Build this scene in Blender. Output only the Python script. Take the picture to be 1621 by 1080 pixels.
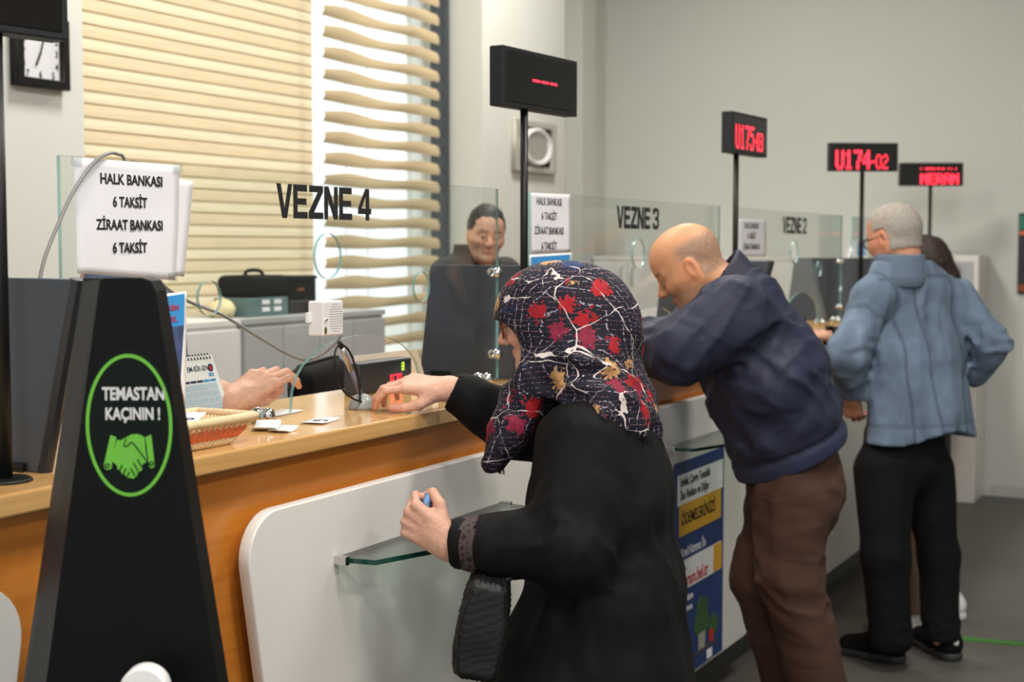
import bpy, bmesh, math, random
import numpy as np
from mathutils import Vector, Matrix
random.seed(4)
scene = bpy.context.scene
for o in list(bpy.data.objects): bpy.data.objects.remove(o)
# ------------------------------------------------------------------ camera
F_PX, CAM_H = 2254.0, 1.52
YAW, PITCH = math.radians(27.83), math.atan(147 / 2254.0)
cam_d = bpy.data.cameras.new('camera'); cam = bpy.data.objects.new('camera', cam_d)
scene.collection.objects.link(cam); scene.camera = cam
cam.location = (0, 0, CAM_H)
cam.rotation_euler = (math.pi / 2 - PITCH, 0, YAW - math.pi / 2)
cam_d.sensor_width = 36.0; cam_d.lens = 36.0 * F_PX / 1621.0
cam_d.clip_start = 0.05; cam_d.clip_end = 200
cam_d.dof.use_dof = True; cam_d.dof.focus_distance = 2.75; cam_d.dof.aperture_fstop = 4.5
# ------------------------------------------------------------------ light
world = bpy.data.worlds.new('sky'); scene.world = world; world.use_nodes = True
bg = world.node_tree.nodes['Background']
bg.inputs[0].default_value = (0.93, 0.97, 1.0, 1); bg.inputs[1].default_value = 1.4
def sun(name, direction, energy, angle):
    l = bpy.data.lights.new(name, 'SUN'); l.energy = energy; l.angle = math.radians(angle); l.color = (1, .95, .86)
    o = bpy.data.objects.new(name, l); scene.collection.objects.link(o)
    o.rotation_euler = Vector(direction).to_track_quat('-Z', 'Y').to_euler(); return o
sun('sun', (0.10, -0.75, -0.80), 2.0, 10.0)
ADDED_CEIL_LAMPS = [(x, y) for x in (-.6, 1.7, 4.0) for y in (-2.2, 0.35, 2.9)] + [(6.5, 2.75)]  # unseen ceiling panels, added and placed to brighten the hall
for q in ((4.0, -2.2), (1.7, 2.9), (-.6, 2.9)): ADDED_CEIL_LAMPS.remove(q)
LAMP_W = 52.0
vs = scene.view_settings
vs.view_transform = 'Standard'; vs.look = 'None'; vs.gamma = 1; vs.use_curve_mapping = False; vs.exposure = 0.12
# ------------------------------------------------------------------ helpers
FH = np.array([math.cos(YAW), math.sin(YAW), 0]); RT = np.array([math.sin(YAW), -math.cos(YAW), 0]); ZA = np.array([0, 0, 1.0])
FWD = FH * math.cos(PITCH) - ZA * math.sin(PITCH); UPV = FH * math.sin(PITCH) + ZA * math.cos(PITCH)
CAMP = np.array([0, 0, CAM_H])
def A(u, v, d): return CAMP + (FWD * F_PX + RT * (u - 810.5) + UPV * (540 - v)) * (d / F_PX)
def AX(u, v, x=None, y=None, z=None):
    r = FWD * F_PX + RT * (u - 810.5) + UPV * (540 - v)
    t = x / r[0] if x is not None else y / r[1] if y is not None else (z - CAM_H) / r[2]
    return CAMP + r * t
def lin(c): return c / 12.92 if c <= 0.04045 else ((c + .055) / 1.055) ** 2.4
def rgb(r, g, b): return (lin(r / 255), lin(g / 255), lin(b / 255), 1)
class NT:
    def __init__(s, name):
        s.m = bpy.data.materials.new(name); s.m.use_nodes = True; s.t = s.m.node_tree; s.t.nodes.clear()
        s.out = s.n('ShaderNodeOutputMaterial')
    def n(s, t, **k):
        x = s.t.nodes.new(t)
        for a, b in k.items():
            if a.startswith('i_'):
                key = a[2:]; x.inputs[int(key) if key.isdigit() else key.replace('_', ' ')].default_value = b
            else: setattr(x, a, b)
        return x
    def l(s, a, b): s.t.links.new(a, b)
MATS = {}
def mat(name, col, rough=.5, metal=0, spec=.5, noise=0, nscale=(8, 8, 8), bump=0, bscale=60, emit=None, attr=False, coat=0, sheen=0, fold=None):
    if name in MATS: return MATS[name]
    T = NT(name); b = T.n('ShaderNodeBsdfPrincipled')
    b.inputs['Roughness'].default_value = rough; b.inputs['Metallic'].default_value = metal
    b.inputs['Specular IOR Level'].default_value = spec; b.inputs['Coat Weight'].default_value = coat
    if sheen: b.inputs['Sheen Weight'].default_value = sheen
    src = None
    tc = T.n('ShaderNodeTexCoord')
    if attr:
        at_ = T.n('ShaderNodeVertexColor', layer_name='col'); src = at_.outputs[0]
    if noise or src is None:
        mp = T.n('ShaderNodeMapping'); mp.inputs['Scale'].default_value = nscale; T.l(tc.outputs['Object'], mp.inputs[0])
        nz = T.n('ShaderNodeTexNoise', i_Scale=1.0, i_Detail=5.0); T.l(mp.outputs[0], nz.inputs['Vector'])
        hv = T.n('ShaderNodeHueSaturation'); rr = T.n('ShaderNodeMapRange')
        rr.inputs[1].default_value = .25; rr.inputs[2].default_value = .75
        rr.inputs[3].default_value = 1 - noise; rr.inputs[4].default_value = 1 + noise
        T.l(nz.outputs[0], rr.inputs[0]); T.l(rr.outputs[0], hv.inputs['Value'])
        if src is not None: T.l(src, hv.inputs['Color'])
        else: hv.inputs['Color'].default_value = col
        src = hv.outputs[0]
    T.l(src, b.inputs['Base Color'])
    if emit:
        b.inputs['Emission Color'].default_value = emit[0]; b.inputs['Emission Strength'].default_value = emit[1]
    if bump:
        n2 = T.n('ShaderNodeTexNoise', i_Scale=float(bscale), i_Detail=3.0); T.l(tc.outputs['Object'], n2.inputs['Vector'])
        bp = T.n('ShaderNodeBump', i_Strength=bump, i_Distance=.002); T.l(n2.outputs[0], bp.inputs['Height']); T.l(bp.outputs[0], b.inputs['Normal'])
        if fold:                                                           # soft creases of the cloth
            m2 = T.n('ShaderNodeMapping'); m2.inputs['Scale'].default_value = fold[0]; m2.inputs['Rotation'].default_value = fold[2]; T.l(tc.outputs['Object'], m2.inputs[0])
            n3 = T.n('ShaderNodeTexNoise', i_Scale=1.0, i_Detail=2.5, i_Distortion=1.2); n3.noise_type = 'RIDGED_MULTIFRACTAL'; T.l(m2.outputs[0], n3.inputs['Vector'])
            b2 = T.n('ShaderNodeBump', i_Strength=.8, i_Distance=fold[1]); T.l(n3.outputs[0], b2.inputs['Height']); T.l(b2.outputs[0], bp.inputs['Normal'])
    T.l(b.outputs[0], T.out.inputs[0]); MATS[name] = T.m; return T.m
def wood(name, c1, c2, rough, axis_scale=(1.2, 30, 30)):
    T = NT(name); b = T.n('ShaderNodeBsdfPrincipled', i_Roughness=rough); tc = T.n('ShaderNodeTexCoord'); mp = T.n('ShaderNodeMapping')
    mp.inputs['Scale'].default_value = axis_scale; T.l(tc.outputs['Object'], mp.inputs[0])
    nz = T.n('ShaderNodeTexNoise', i_Scale=1.6, i_Detail=6.0, i_Distortion=.6); T.l(mp.outputs[0], nz.inputs['Vector'])
    cr = T.n('ShaderNodeValToRGB'); cr.color_ramp.elements[0].position = .3; cr.color_ramp.elements[1].position = .7
    cr.color_ramp.elements[0].color = c1; cr.color_ramp.elements[1].color = c2
    T.l(nz.outputs[0], cr.inputs[0]); T.l(cr.outputs[0], b.inputs['Base Color'])
    bp = T.n('ShaderNodeBump', i_Strength=.08, i_Distance=.001); T.l(nz.outputs[0], bp.inputs['Height']); T.l(bp.outputs[0], b.inputs['Normal'])
    b.inputs['Coat Weight'].default_value = .15
    T.l(b.outputs[0], T.out.inputs[0]); MATS[name] = T.m; return T.m
def glass(name, tint, refl=1.0, ior=1.45):
    T = NT(name); tr = T.n('ShaderNodeBsdfTransparent', i_Color=tint); gl = T.n('ShaderNodeBsdfGlossy', i_Roughness=.02)
    lw = T.n('ShaderNodeLayerWeight', i_Blend=.5); pw = T.n('ShaderNodeMath', operation='POWER'); pw.inputs[1].default_value = 4.0
    mx = T.n('ShaderNodeMixShader'); mu = T.n('ShaderNodeMath', operation='MULTIPLY_ADD'); mu.inputs[1].default_value = .9 * refl; mu.inputs[2].default_value = .035 * refl
    T.l(lw.outputs['Facing'], pw.inputs[0]); T.l(pw.outputs[0], mu.inputs[0]); T.l(mu.outputs[0], mx.inputs[0]); T.l(tr.outputs[0], mx.inputs[1]); T.l(gl.outputs[0], mx.inputs[2])
    T.l(mx.outputs[0], T.out.inputs[0]); MATS[name] = T.m; return T.m
def fabric_translucent(name, col, trans, sheer=0, wave=0):
    T = NT(name); d = T.n('ShaderNodeBsdfDiffuse', i_Color=col); t = T.n('ShaderNodeBsdfTranslucent', i_Color=col)
    tc = T.n('ShaderNodeTexCoord'); mp = T.n('ShaderNodeMapping'); mp.inputs['Scale'].default_value = (2.5, 20, 60); T.l(tc.outputs['Object'], mp.inputs[0])
    nz = T.n('ShaderNodeTexNoise', i_Scale=1.5, i_Detail=4.0); T.l(mp.outputs[0], nz.inputs['Vector'])
    rr = T.n('ShaderNodeMapRange'); rr.inputs[3].default_value = .8; rr.inputs[4].default_value = 1.15; T.l(nz.outputs[0], rr.inputs[0])
    hv = T.n('ShaderNodeHueSaturation', i_Color=col); T.l(rr.outputs[0], hv.inputs['Value']); T.l(hv.outputs[0], d.inputs[0]); T.l(hv.outputs[0], t.inputs[0])
    mx = T.n('ShaderNodeMixShader', i_0=trans); T.l(d.outputs[0], mx.inputs[1]); T.l(t.outputs[0], mx.inputs[2]); o = mx.outputs[0]
    if sheer:
        tr = T.n('ShaderNodeBsdfTransparent'); m2 = T.n('ShaderNodeMixShader', i_0=sheer); T.l(o, m2.inputs[1]); T.l(tr.outputs[0], m2.inputs[2]); o = m2.outputs[0]
    T.l(o, T.out.inputs[0]); MATS[name] = T.m; return T.m
COL = scene.collection
def thing(name, label, cat, loc=(0, 0, 0), rz=0, group=None, kind=None):
    o = bpy.data.objects.new(name, None); COL.objects.link(o); o.empty_display_size = .05
    o.location = Vector([float(c) for c in loc]); o.rotation_euler = (0, 0, rz)
    tag(o, label, cat, group, kind); return o
def tag(o, label=None, cat=None, group=None, kind=None):
    if label: o['label'] = label
    if cat: o['category'] = cat
    if group: o['group'] = group
    if kind: o['kind'] = kind
    return o
def wmat(o):
    m = Matrix.Translation(o.location) @ o.rotation_euler.to_matrix().to_4x4()
    return wmat(o.parent) @ m if o.parent else m
def obj(name, src, m, parent=None, smooth=False, local=False):
    """link a bmesh or mesh as ONE object; geometry is in world space unless local"""
    if isinstance(src, bmesh.types.BMesh):
        bmesh.ops.recalc_face_normals(src, faces=src.faces)
        me = bpy.data.meshes.new(name); src.to_mesh(me); src.free()
    else: me = src; me.name = name
    for x in (m if isinstance(m, (list, tuple)) else [m]): me.materials.append(x)
    if smooth: me.polygons.foreach_set('use_smooth', [True] * len(me.polygons))
    o = bpy.data.objects.new(name, me); COL.objects.link(o)
    if parent is not None:
        o.parent = parent
        if not local: me.transform(wmat(parent).inverted())
    return o
def copy_tree(o, parent=None):
    c = o.copy(); COL.objects.link(c); c.parent = parent
    for ch in list(o.children): copy_tree(ch, c)
    return c
V3 = lambda p: Vector([float(x) for x in p])
def bx(bm, lo, hi, bev=0, seg=2):
    lo, hi = V3(lo), V3(hi); r = bmesh.ops.create_cube(bm, size=1.0)
    vs_ = r['verts']
    for v in vs_: v.co = Vector([(lo[i] + hi[i]) / 2 + v.co[i] * (hi[i] - lo[i]) for i in range(3)])
    if bev:
        es = list({e for v in vs_ for e in v.link_edges})
        bmesh.ops.bevel(bm, geom=es, offset=bev, segments=seg, affect='EDGES', profile=.5)
    return bm
def box(lo, hi, bev=0, seg=2): return bx(bmesh.new(), lo, hi, bev, seg)
def frame_of(d):
    d = V3(d).normalized(); a = Vector((0, 0, 1)) if abs(d.z) < .9 else Vector((1, 0, 0))
    x = d.cross(a).normalized(); return x, d.cross(x).normalized(), d
def cyl(bm, a, b, r, r2=None, n=20, caps=True):
    a, b = V3(a), V3(b); r2 = r if r2 is None else r2; x, y, d = frame_of(b - a); R = []
    for p, q in ((a, r), (b, r2)):
        R.append([bm.verts.new(p + (x * math.cos(2 * math.pi * i / n) + y * math.sin(2 * math.pi * i / n)) * q) for i in range(n)])
    for i in range(n): bm.faces.new((R[0][i], R[0][(i + 1) % n], R[1][(i + 1) % n], R[1][i]))
    if caps: bm.faces.new(R[0][::-1]); bm.faces.new(R[1])
    return bm
def tube(bm, pts, r, n=8):
    pts = [V3(p) for p in pts]; prev = None; x = None
    for i, p in enumerate(pts):
        t = (pts[min(i + 1, len(pts) - 1)] - pts[max(i - 1, 0)]).normalized()
        if x is None: x, y, _ = frame_of(t)
        else: x = (x - t * x.dot(t)).normalized(); y = t.cross(x)
        rr = r[i] if isinstance(r, (list, tuple)) else r
        ring = [bm.verts.new(p + (x * math.cos(2 * math.pi * k / n) + y * math.sin(2 * math.pi * k / n)) * rr) for k in range(n)]
        if prev:
            for k in range(n): bm.faces.new((prev[k], prev[(k + 1) % n], ring[(k + 1) % n], ring[k]))
        else: bm.faces.new(ring[::-1])
        prev = ring
    bm.faces.new(prev); return bm
def spline(pts, n=8):
    P = [np.array(p, float) for p in pts]; P = [2 * P[0] - P[1]] + P + [2 * P[-1] - P[-2]]; out = []
    for i in range(1, len(P) - 2):
        for k in range(n):
            t = k / n; out.append(.5 * ((2 * P[i]) + (-P[i - 1] + P[i + 1]) * t + (2 * P[i - 1] - 5 * P[i] + 4 * P[i + 1] - P[i + 2]) * t * t + (-P[i - 1] + 3 * P[i] - 3 * P[i + 1] + P[i + 2]) * t ** 3))
    out.append(P[-2]); return out
def lathe(bm, prof, c, axis=(0, 0, 1), n=24):
    x, y, d = frame_of(axis); c = V3(c); prev = None
    for r, h in prof:
        ring = [bm.verts.new(c + d * h + (x * math.cos(2 * math.pi * k / n) + y * math.sin(2 * math.pi * k / n)) * max(r, 1e-5)) for k in range(n)]
        if prev:
            for k in range(n): bm.faces.new((prev[k], prev[(k + 1) % n], ring[(k + 1) % n], ring[k]))
        prev = ring
    bmesh.ops.remove_doubles(bm, verts=bm.verts, dist=2e-5); return bm
def arc(cx, cy, r, a0, a1, n=10):
    return [(cx + r * math.cos(math.radians(a0 + (a1 - a0) * i / n)), cy + r * math.sin(math.radians(a0 + (a1 - a0) * i / n))) for i in range(n + 1)]
def circle(cx, cy, rx, ry=None, n=40):
    ry = rx if ry is None else ry
    return [(cx + rx * math.cos(2 * math.pi * i / n), cy + ry * math.sin(2 * math.pi * i / n)) for i in range(n)]
DG = lambda: bpy.context.evaluated_depsgraph_get()
def curve_mesh(cu, M=None):
    o = bpy.data.objects.new('tmp', cu); COL.objects.link(o); dg = DG(); dg.update()
    me = bpy.data.meshes.new_from_object(o.evaluated_get(dg)); bpy.data.objects.remove(o)
    me.materials.clear()
    if M is not None: me.transform(M)
    return me
XZ = lambda x, y, z: Matrix(((1, 0, 0, x), (0, 0, -1, y), (0, 1, 0, z), (0, 0, 0, 1)))   # drawing plane: local x -> X, local y -> Z, thickness along -Y
YZ = lambda x, y, z: Matrix(((0, 0, 1, x), (1, 0, 0, y), (0, 1, 0, z), (0, 0, 0, 1)))
XY = lambda x, y, z: Matrix.Translation((x, y, z))
def plate(outlines, thick, M, bevel=0):
    """flat plate from closed 2-D outlines (the later ones are holes), centred on its plane"""
    cu = bpy.data.curves.new('plate', 'CURVE'); cu.dimensions = '2D'; cu.fill_mode = 'BOTH'; cu.extrude = thick / 2
    if bevel: cu.bevel_depth = bevel; cu.bevel_resolution = 1; cu.extrude = thick / 2 - bevel; cu.offset = -bevel
    for pts in outlines:
        s = cu.splines.new('POLY'); s.points.add(len(pts) - 1); s.use_cyclic_u = True
        for p, q in zip(s.points, pts): p.co = (q[0], q[1], 0, 1)
    return curve_mesh(cu, M)
def text(s, size, M, sx=1.0, bold=0, ext=.0004, align='CENTER', spacing=1.0, shear=0):
    cu = bpy.data.curves.new('text', 'FONT'); cu.body = s; cu.size = size; cu.align_x = align; cu.align_y = 'CENTER'
    cu.extrude = ext; cu.offset = bold; cu.space_character = spacing; cu.shear = shear; cu.resolution_u = 4
    return curve_mesh(cu, M @ Matrix.Diagonal((sx, 1, 1, 1)))
def join_meshes(ms, name='m'):
    bm = bmesh.new()
    for m in ms: bm.from_mesh(m)
    me = bpy.data.meshes.new(name); bm.to_mesh(me); bm.free(); return me
# ------------------------------------------------------------------ materials
M_WALL = mat('wall_paint', rgb(206, 207, 199), .85, noise=.03, nscale=(1, 1, 1), bump=.05, bscale=200)
M_CEIL = mat('ceiling_paint', rgb(205, 204, 200), .9)
M_FLOOR = mat('floor_vinyl', rgb(86, 83, 79), .42, noise=.08, nscale=(3, 3, 3), bump=.03, bscale=40)
M_WHITE = mat('white_lacquer', rgb(226, 222, 216), .32, noise=.015)
M_WHITE2 = mat('white_plastic', rgb(232, 230, 228), .4)
M_GREYCAB = mat('grey_laminate', rgb(176, 178, 180), .45, noise=.03)
M_FRONT = wood('cherry_veneer', rgb(186, 110, 36), rgb(204, 128, 48), .36)
M_TOP = wood('oak_worktop', rgb(198, 150, 90), rgb(216, 172, 112), .14, (1.0, 40, 40))
M_KICK = mat('dark_plinth', rgb(58, 58, 58), .5)
M_DIV = mat('charcoal_panel', rgb(66, 71, 79), .35, noise=.06, nscale=(5, 5, 1), bump=.03, bscale=120)
M_BLACK = mat('black_satin', rgb(18, 18, 19), .4, spec=.3)
M_BLACKM = mat('black_matte', rgb(14, 14, 15), .75, spec=.15)
M_STANDM = mat('stand_black', rgb(10, 11, 10), .5, spec=.12, noise=.1)
M_STANDS = mat('stand_edge', rgb(40, 40, 43), .45, spec=.3)
M_SCREEN = mat('smoked_acrylic', rgb(20, 18, 18), .12, spec=.5)
M_STEEL = mat('chrome', rgb(210, 210, 208), .16, metal=1)
M_ALU = mat('aluminium', rgb(190, 190, 188), .35, metal=.9)
M_RED = mat('led_red', (.9, .02, .04, 1), .5, emit=((1, .03, .06, 1), 2.2))
M_GREEN = mat('led_green', (.5, .7, .05, 1), .5, emit=((.65, .9, .08, 1), .9))
M_INK = mat('black_ink', rgb(24, 24, 26), .6)
M_PAPER = mat('paper', rgb(230, 228, 232), .75, noise=.02, nscale=(12, 12, 12), bump=.15, bscale=25)
M_GREY = mat('grey_cable', rgb(140, 137, 136), .5)
M_BLUE = mat('print_blue', rgb(60, 150, 215), .5)
M_NAVYP = mat('print_navy', rgb(38, 52, 92), .5)
M_ORANGE = mat('print_orange', rgb(222, 112, 70), .5)
M_REDP = mat('print_red', rgb(200, 36, 44), .5)
M_WHITEP = mat('print_white', rgb(238, 238, 238), .6)
M_GREENP = mat('print_green', rgb(98, 176, 44), .45)
M_GLASS = glass('screen_glass', (.955, .975, .965, 1), .75)
def edge_glass(name, col, f):
    T = NT(name); b = T.n('ShaderNodeBsdfPrincipled', i_Roughness=.12); b.inputs['Base Color'].default_value = col; tr = T.n('ShaderNodeBsdfTransparent', i_Color=(.8, .92, .9, 1)); mx = T.n('ShaderNodeMixShader', i_0=f)
    T.l(b.outputs[0], mx.inputs[1]); T.l(tr.outputs[0], mx.inputs[2]); T.l(mx.outputs[0], T.out.inputs[0]); MATS[name] = T.m; return T.m
M_GEDGE = edge_glass('glass_edge_teal', rgb(124, 166, 164), .35)
M_GEDGE2 = mat('glass_edge_dark', rgb(22, 66, 54), .12, spec=.6)
M_SHELFG = glass('shelf_glass', (.80, .88, .84, 1), 1.0)
M_PANE = glass('window_glass', (.97, .99, .98, 1), .6)
# ------------------------------------------------------------------ room
def struct(name, bm, m, parent=None, label=None):
    o = obj(name, bm, m, parent)
    if parent is None: o['kind'] = 'structure'
    if label: o['label'] = label
    return o
XF, YB, ZC = 9.05, 4.05, 3.9
struct('floor', box((-4, -5.2, -.15), (XF, YB, 0)), M_FLOOR, label='grey vinyl floor of the payment hall')
struct('ceiling', box((-4, -5.2, ZC), (XF + .3, YB + .3, ZC + .2)), M_CEIL, label='pale ceiling above the hall')
WX0, WX1, WZ0, WZ1 = 3.80, 6.92, .35, 3.35
bm = bmesh.new()
bx(bm, (-4, YB, 0), (WX0, YB + .28, ZC)); bx(bm, (WX1, YB, 0), (XF, YB + .28, ZC))
bx(bm, (WX0, YB, 0), (WX1, YB + .28, WZ0)); bx(bm, (WX0, YB, WZ1), (WX1, YB + .28, ZC))
bx(bm, (-4, 3.90, 0), (3.978, YB, ZC)); bx(bm, (6.76, 3.75, 0), (7.78, YB, ZC)); bx(bm, (8.42, 3.93, 0), (8.62, YB, ZC))
struct('wall_back', bm, M_WALL, label='pale wall behind the tellers with window and column')
struct('wall_far', box((XF, -5.2, 0), (XF + .25, YB + .28, ZC)), M_WALL, label='plain grey-white wall at the far end')
struct('baseboard_far', box((XF - .012, -5.2, 0), (XF, 1.45, .07), .003), mat('skirting', rgb(190, 190, 186), .5))
struct('wall_front', box((-4, -5.4, 0), (XF, -5.2, ZC)), M_WALL, label='plain wall of the waiting hall opposite the counter')
struct('ground', box((-20, 4.4, -.3), (30, 40, -.2)), mat('pavement', rgb(190, 188, 180), .8), label='pale pavement outside the window')
w = thing('window_1', 'tall window behind the two cream blinds', 'window', (WX0, YB + .2, WZ0)); w['kind'] = 'structure'; del w['category']
M_FRAME = mat('window_frame', rgb(225, 225, 225), .4); M_JAMB = mat('jamb_dark', rgb(52, 58, 64), .4)
for lo, hi in (((WX0, 4.2, WZ0), (WX0 + .05, 4.26, WZ1)), ((WX1 - .05, 4.2, WZ0), (WX1, 4.26, WZ1)), ((WX0, 4.2, WZ0), (WX1, 4.26, WZ0 + .05)), ((WX0, 4.2, WZ1 - .05), (WX1, 4.26, WZ1)), ((5.40, 4.2, WZ0), (5.45, 4.26, WZ1))):
    obj('window_frame', box(lo, hi, .004), M_FRAME, w)
obj('jamb_trim', box((6.715, 3.95, WZ0), (6.757, YB, WZ1), .003), M_JAMB, w)
for x0, x1 in ((WX0 + .05, 5.40), (5.45, WX1 - .05)): obj('pane', box((x0, 4.225, WZ0 + .05), (x1, 4.233, WZ1 - .05)), M_PANE, w)
lampm = mat('added_lamp_diffuser', (1, .96, .9, 1), .5, emit=((1, .96, .90, 1), 3.0))
for i, (x, y) in enumerate(ADDED_CEIL_LAMPS):
    t = thing('added_ceiling_lamp', 'square white ceiling panel lamp added out of view to light the hall', 'lamp', (x, y, ZC), group='added ceiling panel lamps')
    obj('frame', plate([[(-.31, -.31), (.31, -.31), (.31, .31), (-.31, .31)], [(-.28, -.28), (.28, -.28), (.28, .28), (-.28, .28)]], .03, XY(x, y, ZC - .016)), M_WHITE2, t)
    obj('diffuser', box((x - .28, y - .28, ZC - .02), (x + .28, y + .28, ZC - .008)), lampm, t)
    l = bpy.data.lights.new('added_lamp_light', 'AREA'); l.size = .55; l.energy = LAMP_W * (1.1 if x > 5 else 1); l.color = (1, .965, .91)  # the added far lamp is stronger, to brighten column and far wall
    lo_ = bpy.data.objects.new('added_lamp_light', l); COL.objects.link(lo_); lo_.parent = t; lo_.location = (0, 0, -.03)
# ------------------------------------------------------------------ blinds
M_BAND = fabric_translucent('blind_solid_band', rgb(224, 204, 170), .42)
M_BAND2 = fabric_translucent('blind_light_band', rgb(233, 218, 187), .44)
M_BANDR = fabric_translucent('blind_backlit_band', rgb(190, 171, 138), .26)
M_VOILE = fabric_translucent('blind_voile', (.95, .95, .93, 1), .6, .78)
def band(x0, x1, y, z0, z1, bulge, wav=0, ph=0, nx=24, nz=5, thick=.0):
    bm = bmesh.new(); g = []
    for i in range(nx + 1):
        row = []; x = x0 + (x1 - x0) * i / nx
        for j in range(nz + 1):
            s = j / nz; zz = z0 + (z1 - z0) * s
            wob = wav * (math.sin(x * 7.3 + ph) + .6 * math.sin(x * 15.1 + ph * 1.7))
            row.append(bm.verts.new((x, y - bulge * math.sin(math.pi * s) - wob * .6, zz + wob)))
        g.append(row)
    for i in range(nx):
        for j in range(nz): bm.faces.new((g[i][j], g[i + 1][j], g[i + 1][j + 1], g[i][j + 1]))
    return bm
M_SHADE_LINE = fabric_translucent('blind_shade_line', rgb(176, 152, 112), .2)  # darker tan strips: shading lines between the bands, put in as colour
bl = thing('window_blind', 'closed cream banded window blind beside the wall clock', 'blind', (4.8, 3.98, .4))
z = .42
while z < 3.4:
    obj('fabric_band', band(3.90, 5.535, 3.985, z, z + .055, .003), M_BAND, bl, True)
    obj('fabric_band', band(3.90, 5.535, 3.988, z + .052, z + .103, .005), M_BAND2, bl, True)
    for dz in (.0, .052): obj('band_shade_line', box((3.90, 3.981, z + dz - .002), (5.535, 3.985, z + dz + .002)), M_SHADE_LINE, bl)
    z += .1
obj('bottom_bar', box((3.90, 3.975, .39), (5.535, 3.995, .42), .004), M_BAND, bl)
bl = thing('window_blind', 'half-open cream blind with bright daylight gaps beside the column', 'blind', (6.1, 3.98, .4))
def wavy_band(x0, x1, y, z0, h, ph, nx=40, nz=5):
    bm = bmesh.new(); g = []
    for i in range(nx + 1):
        row = []; s_ = i / nx; x = x0 + (x1 - x0) * s_
        top = .011 * math.sin(2 * math.pi * (s_ * 1.55 - .08) + ph) * (1 - .45 * s_); bot = .004 * math.sin(2 * math.pi * (s_ * 1.3 + .35) + ph)
        for j_ in range(nz + 1):
            q = j_ / nz; row.append(bm.verts.new((x, y - .010 * math.sin(math.pi * q) - .012 * math.sin(2 * math.pi * (s_ * 1.55) + 1) * q, z0 + bot * (1 - q) + (h + top) * q)))
        g.append(row)
    for i in range(nx):
        for j_ in range(nz): bm.faces.new((g[i][j_], g[i + 1][j_], g[i + 1][j_ + 1], g[i][j_ + 1]))
    return bm
z = .42; k = 0
while z < 3.4:
    obj('fabric_band', wavy_band(5.615, 6.70, 3.985, z, .056, .25 * math.sin(k * 1.3)), M_BANDR, bl, True)
    z += .1; k += 1
for x in (5.83, 6.02, 6.40): obj('lift_cord', tube(bmesh.new(), [(x, 4.0, .42), (x, 4.0, 3.4)], .003, 6), M_WHITE2, bl)
obj('bottom_bar', box((5.615, 3.975, .39), (6.70, 3.995, .42), .004), M_BANDR, bl)
# ------------------------------------------------------------------ counter
CT, CB = 1.163, 1.128
c = thing('service_counter', 'long wooden payment counter with oak worktop and orange-brown front', 'counter', (4.3, 1.8, 0))
obj('worktop', box((-.6, 1.605, CB), (8.69, 2.06, CT), .004), M_TOP, c)
for k in range(-1, 5):
    x0, x1 = 1.74 * k + 1.712, 1.74 * (k + 1) + 1.708
    obj('front_board', box((x0, 1.640, .115), (min(x1, 8.69), 1.665, CB), .0015), M_FRONT, c)
obj('plinth', box((-.6, 1.70, 0), (8.69, 1.72, .115)), M_KICK, c)
obj('back_board', box((-.6, 2.0, 0), (8.69, 2.02, CB)), M_FRONT, c)
obj('shadow_gap', box((-.6, 1.630, CB - .006), (8.69, 1.66, CB)), M_KICK, c)
BAY = {-1: 'leftmost, beside the sanitiser stand', 0: 'in front of the woman in the floral scarf', 1: 'carrying the blue poster behind the bald man', 2: 'by the man in the denim jacket', 3: 'at the far end of the counter'}
def panel(k):
    dx = 1.74 * k; xc = 2.612 + dx
    t = thing('front_panel', f'white rounded counter panel with glass shelf, {BAY[k]}', 'panel', (xc, 1.6, .14), group='white counter panels')
    zt, zb, ht, hb, r = 1.042, .15, .607, .475, .085
    pts = []
    pts += arc(xc + ht - r, zt - r, r, 90, -8, 8); pts += arc(xc + hb - .05, zb + .05, .05, -8, -90, 6)
    pts += arc(xc - hb + .05, zb + .05, .05, -90, -172, 6); pts += arc(xc - ht + r, zt - r, r, 188, 90, 8)
    obj('board', plate([pts], .026, XZ(0, 1.603, 0), .003), M_WHITE, t)
    for sx in (-.38, .38):
        for z in (.9, .35): obj('standoff', cyl(bmesh.new(), (xc + sx, 1.615, z), (xc + sx, 1.642, z), .012, n=12), M_STEEL, t)
    # glass shelf
    zc = .912; h = .34
    sh = [(xc - h, 1.588), (xc - h + .012, 1.505), (xc - h + .17, 1.452), (xc + h - .17, 1.452), (xc + h - .012, 1.505), (xc + h, 1.588)]
    s = obj('glass_shelf', plate([sh], .010, XY(0, 0, zc)), [M_SHELFG, M_GEDGE2], t)
    edge_slots(s.data, (0, 0, 1))
    for sx in (-h, h): obj('shelf_clip', box((xc + sx - .006, 1.560, zc - .009), (xc + sx + .006, 1.592, zc + .009), .002), M_STEEL, s)
def edge_slots(me, axis):
    a = Vector(axis)
    for p in me.polygons: p.material_index = 0 if abs(p.normal.dot(a)) > .9 else 1
for k in range(-1, 4): panel(k)
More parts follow.
